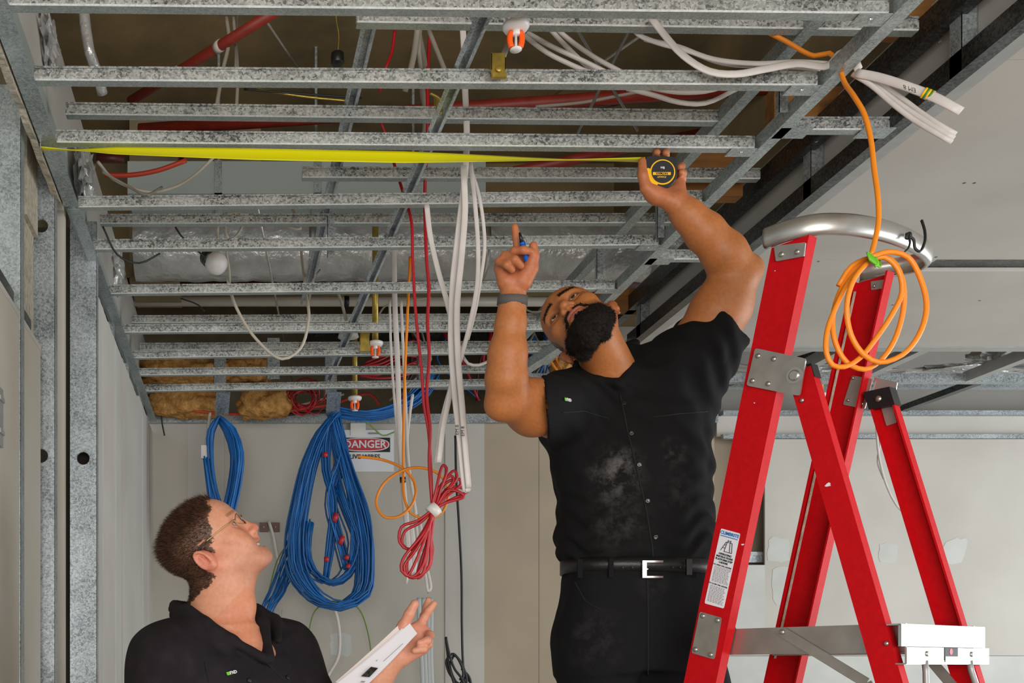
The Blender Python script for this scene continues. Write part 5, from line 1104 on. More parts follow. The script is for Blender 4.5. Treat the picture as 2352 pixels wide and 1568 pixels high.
V, F = S.mesh_data(); V = relax(V, F, 2, .4)
# skin tone
loc = H1.loc(V); l, f, u = loc.T; base = lin('ac6a3a'); col = np.tile(base, (len(V), 1)); ishead = (np.abs(l) < .1) & (f > -.13) & (f < .14) & (u > -.13) & (u < .14)
def blend(mask, c, amt=1.0):
    a = (np.clip(mask, 0, 1)*amt)[:, None]; col[:] = col*(1 - a) + np.asarray(c)*a
def gauss(c, r): return np.exp(-(((l - c[0])/r[0])**2 + ((f - c[1])/r[1])**2 + ((u - c[2])/r[2])**2))
blend(gauss((0, .1, -.072), (.022, .03, .011))*1.5*ishead, lin('9a5246'), .85); blend((gauss((0, .112, -.04), (.02, .02, .014)))*ishead, lin('a5643f'), .5)
for s in (-1, 1):
    blend(gauss((s*.0325, .09, 0), (.021, .03, .012))*ishead, lin('7a4a30'), .7); blend(gauss((s*.08, -.02, -.015), (.016, .03, .04))*ishead, lin('a85d40'), .7)
    blend((1 - np.minimum(np.abs((np.hypot((l - s*.0325)/.0142, (u + .0008)/.0063)) - 1)/.28, 1))*(f > .07)*ishead, lin('2a1710'), .8)
    bu = .0215 + .006*(1 - ((np.abs(l) - .034)/.02)**2); blend(((np.abs(u - bu - .001) < .0042 - .05*np.maximum(np.abs(l) - .04, 0))*(np.abs(l - s*.034) < .023)*(f > .05))*1.0*ishead, lin('1c100a'), .93)
hl = (u > .062 + .25*np.maximum(.06 - f, 0)*0) & (f < .098) & (u - .9*(f - .06) > .055)
blend(ishead*((u > .075) | ((f < .02) & (u > .0)) | ((f < .045) & (u > .035))), lin('3a2718'), .8)
# hands a little redder, forearms browner
for c, r in ((P(1190, 600, 2.45), .075), (P(1520, 420, 2.67), .08)): blend(np.exp(-((np.linalg.norm(V - np.array(c), axis=1)/r)**3)), lin('b5694c'), .75)
col *= (1 + .06*vnoise(V[:, 0]*40, V[:, 1]*40, V[:, 2]*40))[:, None]
MS1 = skin_mat('tan_skin'); quad_mesh('body', V, F, MS1, p1, col)
eyes(p1, H1, (.02, 1, .12))
# beard: full volume on jaw and chin, hanging a little, plus moustache
MH1 = mat('beard_hair', '17100c', .8, spec=.2)
down = H1.R.T @ np.array((0, 0, -1.0))
B = SDF(H1.o - .21, H1.o + .21, .003)
pr = [((.0585, .004, -.044), .004), ((.0560, .012, -.060), .007), ((.0480, .028, -.080), .012), ((.034, .056, -.100), .019), ((.015, .074, -.114), .025), ((-.015, .074, -.114), .025), ((-.036, .056, -.100), .021), ((-.0535, .028, -.078), .015), ((-.0600, .012, -.058), .009), ((-.0605, .004, -.042), .005)]
B.chain(pr, .02, H1)
for s in (-1, 1):
    B.chain([((s*.048, .048, -.076), .010), ((s*.036, .070, -.092), .013)], .02, H1)
    c0 = np.array((s*.032, .045, -.108)); B.cone(c0, c0 + down*.034, .024, .018, .02, fr=H1)
    B.chain([((s*.006, .1005, -.0585), .0050), ((s*.022, .094, -.0625), .0052), ((s*.031, .086, -.074), .0050), ((s*.034, .082, -.092), .008)], .006, H1)
c0 = np.array((0, .074, -.120)); B.cone(c0, c0 + down*.045, .030, .020, .02, fr=H1); B.cone((0, .098, -.088), (0, .09, -.105), .006, .012, .01, fr=H1)
c0 = np.array((.044, .024, -.086)); B.cone(c0, c0 + down*.020, .015, .012, .02, fr=H1)
B.ell((0, .100, -.0735), (.026, .03, .0125), .004, 'sub', fr=H1); B.ell((.03, .098, -.062), (.014, .014, .012), .01, 'sub', fr=H1) if False else None
B.noise(lambda X, Y, Z: .0032*vnoise(X*140, Y*140, Z*140) + .002*vnoise(X*330, Y*330, Z*330))
BV, BF = B.mesh_data(); o = quad_mesh('beard', BV, BF, MH1, p1)
N = vnormals(BV, BF); rs = np.random.RandomState(2); k = rs.choice(len(BV), min(9000, len(BV)), replace=len(BV) < 9000)
FV, FF = fuzz(BV[k], N[k], np.full(len(k), .008), .00035, np.array((0, 0, -.6)), 3, .45); quad_mesh('beard_strands', FV, FF, MH1, o)['kind'] = 'stuff'
# eyebrow and scalp stubble
m = ishead & (f > .05) & (np.abs(u - .0235) < .005) & (np.abs(l) > .012) & (np.abs(l) < .053); ii = np.argwhere(m)[:, 0]; NV = vnormals(V, F); k = rs.choice(ii, 900)
FV, FF = fuzz(V[k], NV[k], np.full(len(k), .006), .0003, np.array(H1.dv((0, 0, .8))), 4, .4); quad_mesh('eyebrows', FV, FF, MH1, p1)
m = ishead & ((u > .085) | ((f < .0) & (u > .0)) | ((f < .04) & (u > .045))) ; ii = np.argwhere(m)[:, 0]; k = rs.choice(ii, 7000)
FV, FF = fuzz(V[k], NV[k], np.full(len(k), .0035), .00035, np.zeros(3), 5, .3); quad_mesh('cropped_hair', FV, FF, MH1, p1)
# ---- shirt
def dusty(name, base, dust, amt, spots):
    m = mat(name, base, .85, var=None, bump=.12, bscale=600, spec=.2); nt = m.node_tree; b = nt.nodes['Principled BSDF']; Nn = nt.nodes.new; Ln = nt.links.new
    tc = Nn('ShaderNodeTexCoord').outputs['Object']; last = None
    nz = Nn('ShaderNodeTexNoise'); nz.inputs['Scale'].default_value = 26; nz.inputs['Detail'].default_value = 6; nz.inputs['Roughness'].default_value = .7; Ln(tc, nz.inputs['Vector'])
    rp = Nn('ShaderNodeValToRGB'); rp.color_ramp.elements[0].position = .45; rp.color_ramp.elements[1].position = .85; Ln(nz.outputs[0], rp.inputs[0])
    for (c, r, a) in spots:
        d = Nn('ShaderNodeVectorMath'); d.operation = 'DISTANCE'; Ln(tc, d.inputs[0]); d.inputs[1].default_value = c
        mr = Nn('ShaderNodeMapRange'); mr.inputs[1].default_value = 0; mr.inputs[2].default_value = r; mr.inputs[3].default_value = a; mr.inputs[4].default_value = 0; mr.interpolation_type = 'SMOOTHSTEP'; Ln(d.outputs['Value'], mr.inputs[0])
        if last is None: last = mr.outputs[0]
        else:
            ad = Nn('ShaderNodeMath'); ad.operation = 'ADD'; Ln(last, ad.inputs[0]); Ln(mr.outputs[0], ad.inputs[1]); last = ad.outputs[0]
    mu = Nn('ShaderNodeMath'); mu.operation = 'MULTIPLY'; Ln(rp.outputs[0], mu.inputs[0])
    if last is not None: Ln(last, mu.inputs[1])
    else: mu.inputs[1].default_value = amt
    mx = Nn('ShaderNodeMix'); mx.data_type = 'RGBA'; Ln(mu.outputs[0], mx.inputs[0]); mx.inputs[6].default_value = C(base); mx.inputs[7].default_value = C(dust); Ln(mx.outputs[2], b.inputs['Base Color']); return m
DS = 2.66
MC1 = dusty('black_work_shirt', '0d0c0d', '6e6a68', .3, [(tuple(P(1415, 1090, DS)), .10, .95), (tuple(P(1425, 1060, DS)), .05, .5), (tuple(P(1545, 1040, DS)), .06, .45), (tuple(P(1420, 1200, DS)), .11, .35), (tuple(P(1560, 1130, DS)), .08, .25)])
MT1 = dusty('black_work_trousers', '0f0e10', '5d5a5a', .2, [(tuple(P(1325, 1355, DS)), .04, .8), (tuple(P(1500, 1350, DS)), .06, .3), (tuple(P(1360, 1470, DS)), .12, .3)])
T = SDF((.72, 2.5, 1.55), (1.42, 3.0, 2.36), .0045)
def zr(py, d=2.74): return CZ + (VY - py)*d/FPX
def xr(px, d=2.74): return (px - VX)*d/FPX
ys_ = [1296, 1262, 1225, 1180, 1140, 1090, 1040, 990, 940, 900, 868]; cxs = [1478, 1474, 1470, 1470, 1468, 1463, 1460, 1457, 1455, 1455, 1455]; hws = [166, 178, 178, 172, 174, 182, 187, 190, 190, 172, 120]
T.loft([zr(y) for y in ys_], [xr(c) for c in cxs], [2.785, 2.78, 2.78, 2.78, 2.78, 2.78, 2.78, 2.785, 2.79, 2.80, 2.81], [h*2.74/FPX for h in hws], [.125, .135, .135, .13, .13, .132, .132, .128, .118, .105, .09], k=.02, p=2.3)
T.cone(pp(1345, 915, 2.79), pp(1300, 930, 2.76), .08, .085, .05); T.cutcone(pp(1330, 940, 2.79), pp(1252, 942, 2.655), .094, .086, .04, (-1, .3, -.1))
T.cone(pp(1470, 885, 2.80), pp(1545, 850, 2.80), .09, .09, .05); T.cutcone(pp(1545, 868, 2.795), pp(1659, 744, 2.752), .096, .083, .05)
T.cone(pp(1640, 830, 2.79), pp(1590, 960, 2.79), .05, .05, .05)
# neck opening and collar
T.cone(H1.w((0, -.02, -.05)), pp(1396, 828, 2.80), .066, .058, .015, 'sub'); T.cone(pp(1385, 810, 2.70), pp(1408, 846, 2.67), .05, .030, .02, 'sub'); T.cone(pp(1408, 846, 2.67), pp(1412, 853, 2.67), .026, .018, .01, 'sub')
for ch in ([((1326, 838, 2.83), .013), ((1338, 858, 2.76), .013), ((1372, 874, 2.71), .014), ((1420, 880, 2.69), .017)], [((1455, 790, 2.88), .015), ((1450, 806, 2.80), .015), ((1448, 848, 2.73), .018), ((1421, 880, 2.69), .017)],
           [((1326, 850, 2.82), .011), ((1345, 880, 2.75), .012), ((1385, 900, 2.695), .008)], [((1470, 815, 2.80), .013), ((1468, 850, 2.73), .014), ((1440, 892, 2.69), .008)], [((1455, 790, 2.88), .015), ((1400, 800, 2.90), .015), ((1326, 838, 2.83), .013)]):
    T.chain([(pp(*a), r) for a, r in ch], .01)
T.cone(pp(1436, 874, 2.705), pp(1466, 892, 2.71), .02, .02, .012); T.cone(pp(1421, 886, 2.70), pp(1440, 900, 2.70), .018, .018, .012)
# folds
def folds(X, Y, Z):
    a = .0065*vnoise(X*11, Y*11, Z*7 + 3) + .0038*vnoise(X*24 + 5, Y*24, Z*11) + .003*np.sin((X*.8 + Z)*70 + 5*vnoise(X*6, Y*6, Z*6))*np.clip((Z - 1.75)/.2, 0, 1)
    zr_ = (Z - 1.62)/.3; a = a + .004*np.clip(1 - np.abs(zr_), 0, 1)*np.sin(Z*95 + 4*vnoise(X*9, Y*9, Z*3)*1.6)
    return a*(.25 + .75*np.clip((X - .80)/.07, 0, 1))
T.noise(folds)
TV, TF = T.mesh_data(); TV = relax(TV, TF, 2, .4); sh1 = quad_mesh('shirt', TV, TF, MC1, p1)
from mathutils.bvhtree import BVHTree
def bvh_of(V, F): return BVHTree.FromPolygons([tuple(v) for v in V], [tuple(int(i) for i in q) for q in F])
bv1 = bvh_of(TV, TF)
def onto(bv, px, py, off=.001):
    d = P(px, py, 1.0) - Vector((0, 0, CZ)); h = bv.ray_cast(Vector((0, 0, CZ)), d.normalized()); return h[0] + h[1]*off, h[1]
for (x, y) in ((1468, 1067), (1487, 1150), (1506, 1233), (1450, 995), (1433, 926)):
    c, n_ = onto(bv1, x, y); MB().lathe(c, n_, [(0, .0062), (.0018, .0062), (.0026, .0052), (.002, .003), (.0018, .001)], 16).build('button', M['steel_dark'] if y > 1000 else M['black_plastic'], p1, True)
def seam(bv, pts, r, m, par, name='seam', off=.0006):
    out = []
    for (a, b) in zip(pts[:-1], pts[1:]):
        k = max(2, int(math.hypot(b[0]-a[0], b[1]-a[1])/12)); out += [onto(bv, a[0] + (b[0]-a[0])*i/k, a[1] + (b[1]-a[1])*i/k, off)[0] for i in range(k)]
    out.append(onto(bv, *pts[-1], off)[0]); return tube(name, out, r, m, par, n=6, step=.02)
MSE = mat('shirt_seam', '0a0a0b', .9)
seam(bv1, [(1424, 905), (1440, 985), (1462, 1075), (1482, 1160), (1497, 1250), (1500, 1282)], .0022, MSE, p1, 'placket_edge')
seam(bv1, [(1290, 948), (1340, 944), (1400, 962)], .0018, MSE, p1, 'pocket_flap_edge'); seam(bv1, [(1500, 958), (1560, 950), (1625, 945)], .0018, MSE, p1, 'pocket_flap_edge')
def chest_logo(bv, px, py, size, par, ux):
    c, n_ = onto(bv, px, py, .0035); ux = Vector(ux); ux = (ux - n_*ux.dot(n_)).normalized(); uy = n_.cross(ux)
    b = MB().obox(c - ux*size*1.15 + uy*0, ux*size*.42, uy*size*.42, n_*.0006).build('logo_square', M['lime'], par)
    text_mesh('logo_letters', 'FXD', size*1.15, M['white_print'], c + ux*size*.45, ux, uy, par, ext=.0008, bold=True)
chest_logo(bv1, 1302, 919, .0092, p1, (1, 0, .1))
# ---- belt, trousers, boots
def ring(name, py0, py1, grow, m, par, cx=1477, hw=168, b=.128, cy=2.785):
    n = 72; V = []; F = []
    for (y, g) in ((py0, 0), (py0, grow), (py1, grow), (py1, 0)):
        for i in range(n):
            a = 2*math.pi*i/n; c, s_ = math.cos(a), math.sin(a); q = (abs(c)**2.3 + abs(s_)**2.3)**(-1/2.3); V.append((xr(cx) + (hw*2.74/FPX + g)*q*c, cy + (b + g)*q*s_, zr(y) - .004*c))
    for j in range(3):
        for i in range(n): F.append((j*n+i, j*n+(i+1) % n, (j+1)*n+(i+1) % n, (j+1)*n+i))
    return mesh(name, V, F, m, par, True)
MBELT = mat('black_leather', '0d0d0d', .42, bump=.1, bscale=300)
bt_ = ring('belt', 1286, 1318, .006, MBELT, p1)
for (x0, x1) in ((1582, 1594), (1408, 1416), (1322, 1332), (1640, 1648)):
    pass
yb = 2.785 - .128 - .008
def bxp(px, py): return Vector(((px - VX)*(yb - .002)/FPX, yb - .002, CZ + (VY - py)*(yb - .002)/FPX))
q0, q1 = bxp(1474, 1327), bxp(1522, 1287); bk_ = MB()
bk_.box((q0.x, yb - .007, q0.z), (q0.x + .011, yb - .001, q1.z)).box((q0.x, yb - .006, q1.z - .005), (q1.x, yb - .002, q1.z)).box((q0.x, yb - .006, q0.z), (q1.x, yb - .002, q0.z + .005)).box((q0.x + .004, yb - .008, (q0.z + q1.z)/2 - .0015), (q0.x + .014, yb - .005, (q0.z + q1.z)/2 + .0015))
bk_.build('buckle', mat('buckle_chrome', 'd0ccc6', .18, 1.0), bt_)
for px in (1430, 1452, 1545, 1562): c = bxp(px, 1303); MB().cyl(c + Vector((0, .002, 0)), c + Vector((0, -.003, 0)), .0022, n=10).build('belt_hole', M['black'], bt_)
c = bxp(1582, 1302); MB().obox(c, (.007, 0, 0), (0, .004, 0), (0, 0, .02)).build('belt_keeper', MBELT, bt_)
for px in (1340, 1408, 1602): 
    a = 0; c = bxp(px, 1303); c.y += .002 + .03*abs(px - 1477)/160; MB().obox(c, (.006, 0, 0), (0, .003, 0), (0, 0, .024)).build('belt_loop', MT1, bt_)
J = SDF((.70, 2.5, .6), (1.42, 3.1, 1.68), .006)
J.loft([zr(1290), zr(1330), zr(1400), zr(1480), zr(1540)], [xr(1477), xr(1477), xr(1478), xr(1482), xr(1486)], [2.785, 2.785, 2.785, 2.785, 2.785], [.185, .197, .205, .205, .20], [.124, .13, .135, .13, .12], k=.03, p=2.4)
for s, xh, xf in ((-1, .955, .93), (1, 1.155, 1.18)):
    J.cone((xh, 2.79, zr(1480)), (xh, 2.78, 1.13), .112, .085, .04); J.cone((xh, 2.78, 1.13), (xf, 2.84, .72), .085, .068, .04); J.cone((xf, 2.84, .75), (xf, 2.845, .70), .07, .07, .02)
J.cone((1.225, 2.80, zr(1500)), (1.255, 2.80, zr(1600)), .05, .065, .03); J.ell(pp(1660, 1448, 2.8), (.03, .04, .025), .02)
J.noise(lambda X, Y, Z: .005*vnoise(X*10, Y*10, Z*9) + .003*vnoise(X*24, Y*24, Z*18))
JV, JF = J.mesh_data(); JV = relax(JV, JF, 1, .4); quad_mesh('trousers', JV, JF, MT1, p1)
bvj = bvh_of(JV, JF); seam(bvj, [(1486, 1330), (1488, 1400), (1488, 1480), (1488, 1550)], .002, MSE, p1, 'fly_seam'); seam(bvj, [(1320, 1335), (1345, 1380), (1380, 1400)], .002, MSE, p1, 'pocket_edge')
for xf in (.93, 1.18):
    b = SDF((xf - .1, 2.6, .60), (xf + .1, 3.0, .80), .006); b.cone((xf, 2.86, .70), (xf, 2.86, .76), .062, .06, .02); b.cone((xf, 2.87, .675), (xf, 2.70, .668), .046, .042, .03); b.f = np.maximum(b.f, (.632 - (b.lo[2] + b.h*np.arange(b.n[2])))[None, None, :].astype(np.float32))
    v_, f_ = b.mesh_data(); quad_mesh('boot', v_, f_, M['black_plastic'], p1)
# wrist band
w0, w1 = Vector(pp(1176, 701, 2.4735)), Vector(pp(1178, 679, 2.469)); MB().lathe(w0, w1 - w0, [(0, .0315), (0, .0355), ((w1-w0).length, .0350), ((w1-w0).length, .0310)], 36).build('wrist_band', M['band'], p1, True)
# ================================================================== HELD THINGS
pn = thing('pen', 'blue pen with black tip held in the pointing hand', 'pen', pp(1200, 565, 2.41))
a, b, c_, e_ = [Vector(pp(*q)) for q in ((1211, 600, 2.435), (1201, 562, 2.428), (1199, 556, 2.427), (1193, 534, 2.424))]
MB().cyl(a, b, .0062, n=16).build('barrel', mat('blue_pen', '0b63d0', .35), pn, True); MB().cyl(b, c_, .0066, n=16).build('collar', mat('blue_pen_grip', '0c56b8', .4), pn, True); MB().cyl(c_, e_, .0058, .0020, n=16).build('tip', M['black_plastic'], pn, True)
mt = thing('measuring_tape', 'yellow and black measuring tape case with long yellow blade under a batten', 'measuring tape', pp(1518, 430, 2.66))
yc = 2.640; yk = 2.682
def cpx(px, py, yy=yc): return Vector(((px - VX)*yc/FPX, yy, CZ + (VY - py)*yc/FPX))
def outline(pts, y0, y1, m, name, par, bev=.003):
    pts = smooth_path([Vector((a, b, 0)) for a, b in pts], 6, True); n = len(pts); cx = sum(p.x for p in pts)/n; cy = sum(p.y for p in pts)/n; V = []
    for (yy, k) in ((y0, .95), (y0 + bev, 1.0), (y1 - bev, 1.0), (y1, .95)): V += [cpx(cx + (p.x - cx)*k, cy + (p.y - cy)*k, yy) for p in pts]
    F = [tuple(range(n)), tuple(range(3*n, 4*n))[::-1]]
    for j in range(3): F += [(j*n+i, (j+1)*n+i, (j+1)*n+(i+1) % n, j*n+(i+1) % n) for i in range(n)]
    return mesh(name, V, F, m, par)
cs_ = outline([(1484, 359), (1500, 357), (1520, 357), (1545, 359), (1555, 362), (1556, 385), (1555, 405), (1548, 420), (1535, 430), (1518, 434), (1504, 432), (1492, 424), (1483, 412), (1480, 392), (1481, 372)], yc, yk, mat('case_rubber', '1b1b1c', .6), 'case', mt)
outline([(1482, 389), (1490, 386), (1497, 394), (1496, 404), (1503, 414), (1512, 420), (1508, 426), (1499, 430), (1490, 424), (1483, 411)], yc - .0022, yc + .012, M['case_yellow'], 'grip', cs_, .001)
def disc(px, py, r, yy, m, name, par, n=40, r0=0):
    c = cpx(px, py, yy); R_px = yc/FPX
    return MB().lathe(c, (0, -1, 0), [(0, r*R_px), (.0012, r*R_px)], n).build(name, m, par)
disc(1521, 396, 29, yc - .0015, M['case_yellow'], 'face_ring', cs_); dd = disc(1521, 396, 25.8, yc - .0030, mat('face_label', '232324', .5), 'face_disc', cs_)
yl = yc - .0046
MB().box(tuple(cpx(1498, 403.5, yl)), tuple(cpx(1539, 397, yl) + Vector((0, .0006, 0)))).build('name_panel', M['case_yellow'], cs_)
text_mesh('name_word', 'FATMAX', .0078, M['black'], cpx(1518.5, 400, yl - .0004), (-1, 0, 0), (0, 0, -1), cs_, bold=True)
text_mesh('maker_word', 'STANLEY', .0056, M['case_yellow'], cpx(1518, 408, yl - .0002), (-1, 0, 0), (0, 0, -1), cs_, bold=True)
text_mesh('length_mark', '8m', .0085, M['white_print'], cpx(1520, 387, yl - .0002), (-1, 0, 0), (0, 0, -1), cs_, bold=True)
# blade: cupped steel ribbon that twists to show its underside in the middle
nb = 90; wv = 7; V = []; F = []
A = P(97, 341, 2.672); Bq = P(1482, 367, 2.662)
def ctr(t):
    px = 97 + (1482 - 97)*t; py = np.interp(px, [97, 300, 600, 900, 1200, 1482], [341, 346, 354, 360, 364.5, 366.5]); return P(px, py, 2.672 - .010*t)
for i in range(nb + 1):
    t = i/nb; c = ctr(t); tw = np.interp(t, [0, .12, .35, .6, .8, 1], [.15, .75, 1.0, 1.0, .55, .1]); hw = .0185; ang = tw*1.25
    for j in range(wv):
        s_ = (j/(wv-1) - .5)*2; cup = .0035*(1 - s_*s_); uy_, uz_ = math.cos(ang), math.sin(ang)
        V.append((c.x, c.y - uy_*s_*hw + uz_*cup*.8, c.z - uz_*s_*hw - uy_*cup))
for i in range(nb):
    for j in range(wv-1): a = i*wv + j; F.append((a, a + 1, a + wv + 1, a + wv))
bl = mesh('blade', V, F, M['yellow'], mt, True); sm = bl.modifiers.new('t', 'SOLIDIFY'); sm.thickness = .0005
MB().box(tuple(A + Vector((-.004, -.012, -.006))), tuple(A + Vector((-.001, .012, .008)))).build('end_hook', M['alu'], mt)
# ================================================================== SMILING MAN WITH GLASSES
p2 = thing('person', 'smiling man with glasses and short brown hair looking up, holding papers', 'person', (-.03, 2.36, 0))
F2_, U2_, L2_ = cv((.72, .67, .15)), cv((-.69, .72, 0)), cv((0, .0, -1))
H2 = Frame(pp(542, 1204, 2.36) - .078*F2_/np.linalg.norm(F2_), L2_, F2_, U2_); H2.k = .94
S = SDF((-.36, 2.0, .95), (.48, 2.66, 1.78), .0026)
head(S, H2, smile=True, jaw=1.0, nose=.955)
S.cone(H2.w((0, -.020, -.045)), pp(503, 1440, 2.37), .058, .068, .03); S.cone(H2.w((0, .022, -.065)), pp(530, 1445, 2.345), .044, .048, .03); S.ell(pp(566, 1392, 2.345), (.014, .014, .018), .03)
S.cone(pp(480, 1430, 2.38), pp(410, 1495, 2.27), .05, .055, .03); S.cone(pp(520, 1430, 2.40), pp(620, 1478, 2.48), .05, .055, .03)
S.loft([1.0, 1.2, 1.34, 1.40, 1.43], [-.02]*5, [2.37]*5, [.16, .17, .16, .11, .07], [.10, .10, .09, .08, .06], math.radians(45), .03)
S.cone(pp(560, 1480, 2.33), pp(600, 1510, 2.33), .035, .03, .04)
# near arm hangs, far arm brings the papers up
S.chain([((-.155, 2.235, 1.365), .062), ((-.185, 2.20, 1.15), .05), ((-.185, 2.19, 1.07), .043), ((-.10, 2.10, 1.00), .042), ((.0, 2.06, .99), .032), ((.05, 2.05, .985), .028)], .03)
S.chain([((.105, 2.50, 1.375), .062), ((.16, 2.50, 1.26), .052), (pp(735, 1690, 2.48), .045), (pp(800, 1618, 2.455), .046), (pp(860, 1556, 2.435), .038), (pp(908, 1508, 2.42), .029)], .025)
hand(S, (908, 1508, 2.422), [(962, 1440, 2.428, .0125), (974, 1452, 2.424, .0125), (978, 1468, 2.42, .012), (972, 1486, 2.416, .0115)],
     [[(962, 1440, 2.428, .0115), (974, 1420, 2.425, .0098), (985, 1402, 2.42, .009), (997, 1386, 2.415, .0076)],
      [(968, 1446, 2.44, .011), (974, 1414, 2.452, .0095), (980, 1392, 2.455, .0085), (984, 1378, 2.455, .0075)],
      [(976, 1458, 2.422, .0115), (988, 1458, 2.392, .0100), (982, 1470, 2.366, .0090), (964, 1476, 2.362, .0082)],
      [(976, 1476, 2.418, .0110), (984, 1480, 2.388, .0096), (972, 1490, 2.364, .0088), (952, 1494, 2.362, .0078)],
      [(922, 1462, 2.418, .016), (928, 1436, 2.408, .0135), (940, 1410, 2.40, .0120), (953, 1386, 2.396, .0098)]], .026)
S.cone(pp(918, 1490, 2.415), pp(926, 1446, 2.412), .020, .016, .012); S.ell(pp(948, 1466, 2.424), (.03, .015, .032), .014); S.cone(pp(925, 1508, 2.415), pp(966, 1488, 2.412), .02, .015, .012)
V, F = S.mesh_data(); V = relax(V, F, 2, .4)
loc = H2.loc(V); l, f, u = loc.T; col = np.tile(lin('c98d70'), (len(V), 1)); ishead = (np.abs(l) < .1) & (f > -.14) & (f < .14) & (u > -.13) & (u < .14)
blend(gauss((0, .1, -.076), (.028, .03, .014))*1.4*ishead, lin('b4655c'), .8); blend(gauss((0, .114, -.036), (.022, .03, .02))*ishead, lin('c4705c'), .8)
for s in (-1, 1):
    blend(gauss((s*.05, .06, -.03), (.025, .03, .022))*ishead, lin('c5785e'), .7); blend(gauss((s*.08, -.02, -.016), (.018, .032, .042))*ishead, lin('c96f5c'), .8)
    blend((1 - np.minimum(np.abs((np.hypot((l - s*.0325)/.0142, (u + .0008)/.0063)) - 1)/.28, 1))*(f > .07)*ishead, lin('6b4030'), .7)
    blend(((np.abs(u - .024) < .0035)*(np.abs(l - s*.034) < .02)*(f > .05))*1.0*ishead, lin('7d5338'), .6)
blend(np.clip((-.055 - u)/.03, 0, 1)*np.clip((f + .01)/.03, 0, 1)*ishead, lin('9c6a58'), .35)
blend(np.clip((V[:, 2] - 1.25)/.1, 0, 1)*(~ishead)*(V[:, 0] < .2), lin('c67c5b'), .6)
jit = .007*vnoise(l*170, f*170, u*170) + .004*vnoise(l*420, f*420, u*420); uu = u + jit; ff = f + jit
hairm = (((uu > .056) & (ff < .068 + .25*(.06 - np.abs(l)))) | ((uu > .004) & (ff < .026 + .5*np.clip(u, 0, .05))) | ((ff < -.030) & (uu > -.064)) | ((ff < .010) & (f > -.01) & (uu > -.018) & (np.abs(l) > .05)))
earm = (np.abs(l) > .0735) & (f > -.045) & (f < .012) & (u < .02)
hairm = hairm & ishead & ~earm; blend(hairm*1.0, lin('3a2619'), .85)
for c, r in ((P(950, 1450, 2.41), .085),): blend(np.exp(-((np.linalg.norm(V - np.array(c), axis=1)/r)**3)), lin('cf8a74'), .7)
col *= (1 + .05*vnoise(V[:, 0]*40, V[:, 1]*40, V[:, 2]*40))[:, None]
quad_mesh('body', V, F, skin_mat('fair_skin'), p2, col); eyes(p2, H2, (-.05, 1, .25), '3d4a48')
NV = vnormals(V, F); MH2 = mat('brown_hair', '2e1b10', .6, var='4a2e1b', vscale=90, spec=.3)
rs = np.random.RandomState(9); ii = np.argwhere(hairm)[:, 0]; k = rs.choice(ii, 26000); lu = u[k]; lf_ = f[k]
top = np.clip((lu - .045)/.04, 0, 1); back = np.clip((-lf_ - .06)/.03, 0, 1)*np.clip((lu + .0)/.05, 0, 1); ln = .0075 + .012*top + .008*back
lean = np.array(H2.dv((0, -.75, .35)))
FV, FF = fuzz(V[k], NV[k], ln, .00042, lean, 10, .42); quad_mesh('hair', FV, FF, MH2, p2)
# teeth
tm = MB()
for i in range(-6, 7):
    q = i*.0043; t_ = math.atan(28*q); c = H2.w((q, .0900 - 14*q*q, -.0715 + 4.5*q*q)); tm.obox(c, H2.dv((.0020*math.cos(t_), -.0020*math.sin(t_), 0)), H2.dv((.002*math.sin(t_), .002*math.cos(t_), 0)), H2.dv((0, 0, .0045)))
tm.build('teeth', mat('teeth', 'd9d2c2', .3), p2)
MB().sph(H2.w((0, .062, -.090)), .018, 14, (1, 1, .4)).build('tongue', mat('tongue', '7a3a38', .5), p2, True)
# ---- shirt
MC2 = dusty('charcoal_work_shirt', '1b171a', '3a3538', .3, [])
T = SDF((-.36, 2.0, .88), (.32, 2.72, 1.50), .0045)
T.loft([.90, 1.0, 1.12, 1.24, 1.32, 1.37, 1.405], [-.02, -.02, -.02, -.02, -.02, -.02, -.01], [2.36, 2.36, 2.36, 2.36, 2.365, 2.37, 2.38], [.185, .19, .20, .208, .205, .18, .12], [.13, .132, .138, .138, .128, .11, .085], math.radians(45), .03, 2.3)
T.cone(pp(455, 1460, 2.34), pp(392, 1512, 2.24), .06, .075, .05); T.cutcone((-.15, 2.24, 1.36), (-.19, 2.20, 1.12), .082, .075, .05)
T.cone(pp(560, 1455, 2.42), pp(645, 1500, 2.49), .06, .07, .05); T.cutcone((.105, 2.50, 1.37), (.19, 2.495, 1.225), .078, .072, .05)
T.cone(pp(500, 1300, 2.37), pp(508, 1430, 2.36), .070, .068, .015, 'sub'); T.cone(pp(545, 1415, 2.30), pp(590, 1470, 2.27), .034, .022, .015, 'sub'); T.cone(pp(590, 1470, 2.27), pp(612, 1500, 2.25), .022, .008, .01, 'sub')
for ch in ([((402, 1392, 2.36), .013), ((425, 1402, 2.285), .014), ((470, 1434, 2.265), .016), ((535, 1472, 2.255), .017), ((610, 1516, 2.265), .013)], [((398, 1412, 2.35), .013), ((425, 1425, 2.27), .014), ((465, 1462, 2.25), .014), ((525, 1492, 2.25), .010)],
           [((402, 1392, 2.36), .014), ((430, 1388, 2.44), .014), ((520, 1395, 2.46), .014), ((585, 1402, 2.44), .013), ((604, 1432, 2.36), .014), ((620, 1512, 2.275), .012)], [((600, 1405, 2.44), .012), ((632, 1425, 2.42), .012), ((640, 1470, 2.34), .010)], [((398, 1398, 2.40), .012), ((440, 1392, 2.46), .013)]):
    T.chain([(pp(*a), r) for a, r in ch], .012)
T.noise(lambda X, Y, Z: .0045*vnoise(X*12, Y*12, Z*9 + 7) + .003*vnoise(X*27, Y*27, Z*20))
TV, TF = T.mesh_data(); TV = relax(TV, TF, 2, .4); quad_mesh('shirt', TV, TF, MC2, p2); bv2 = bvh_of(TV, TF)
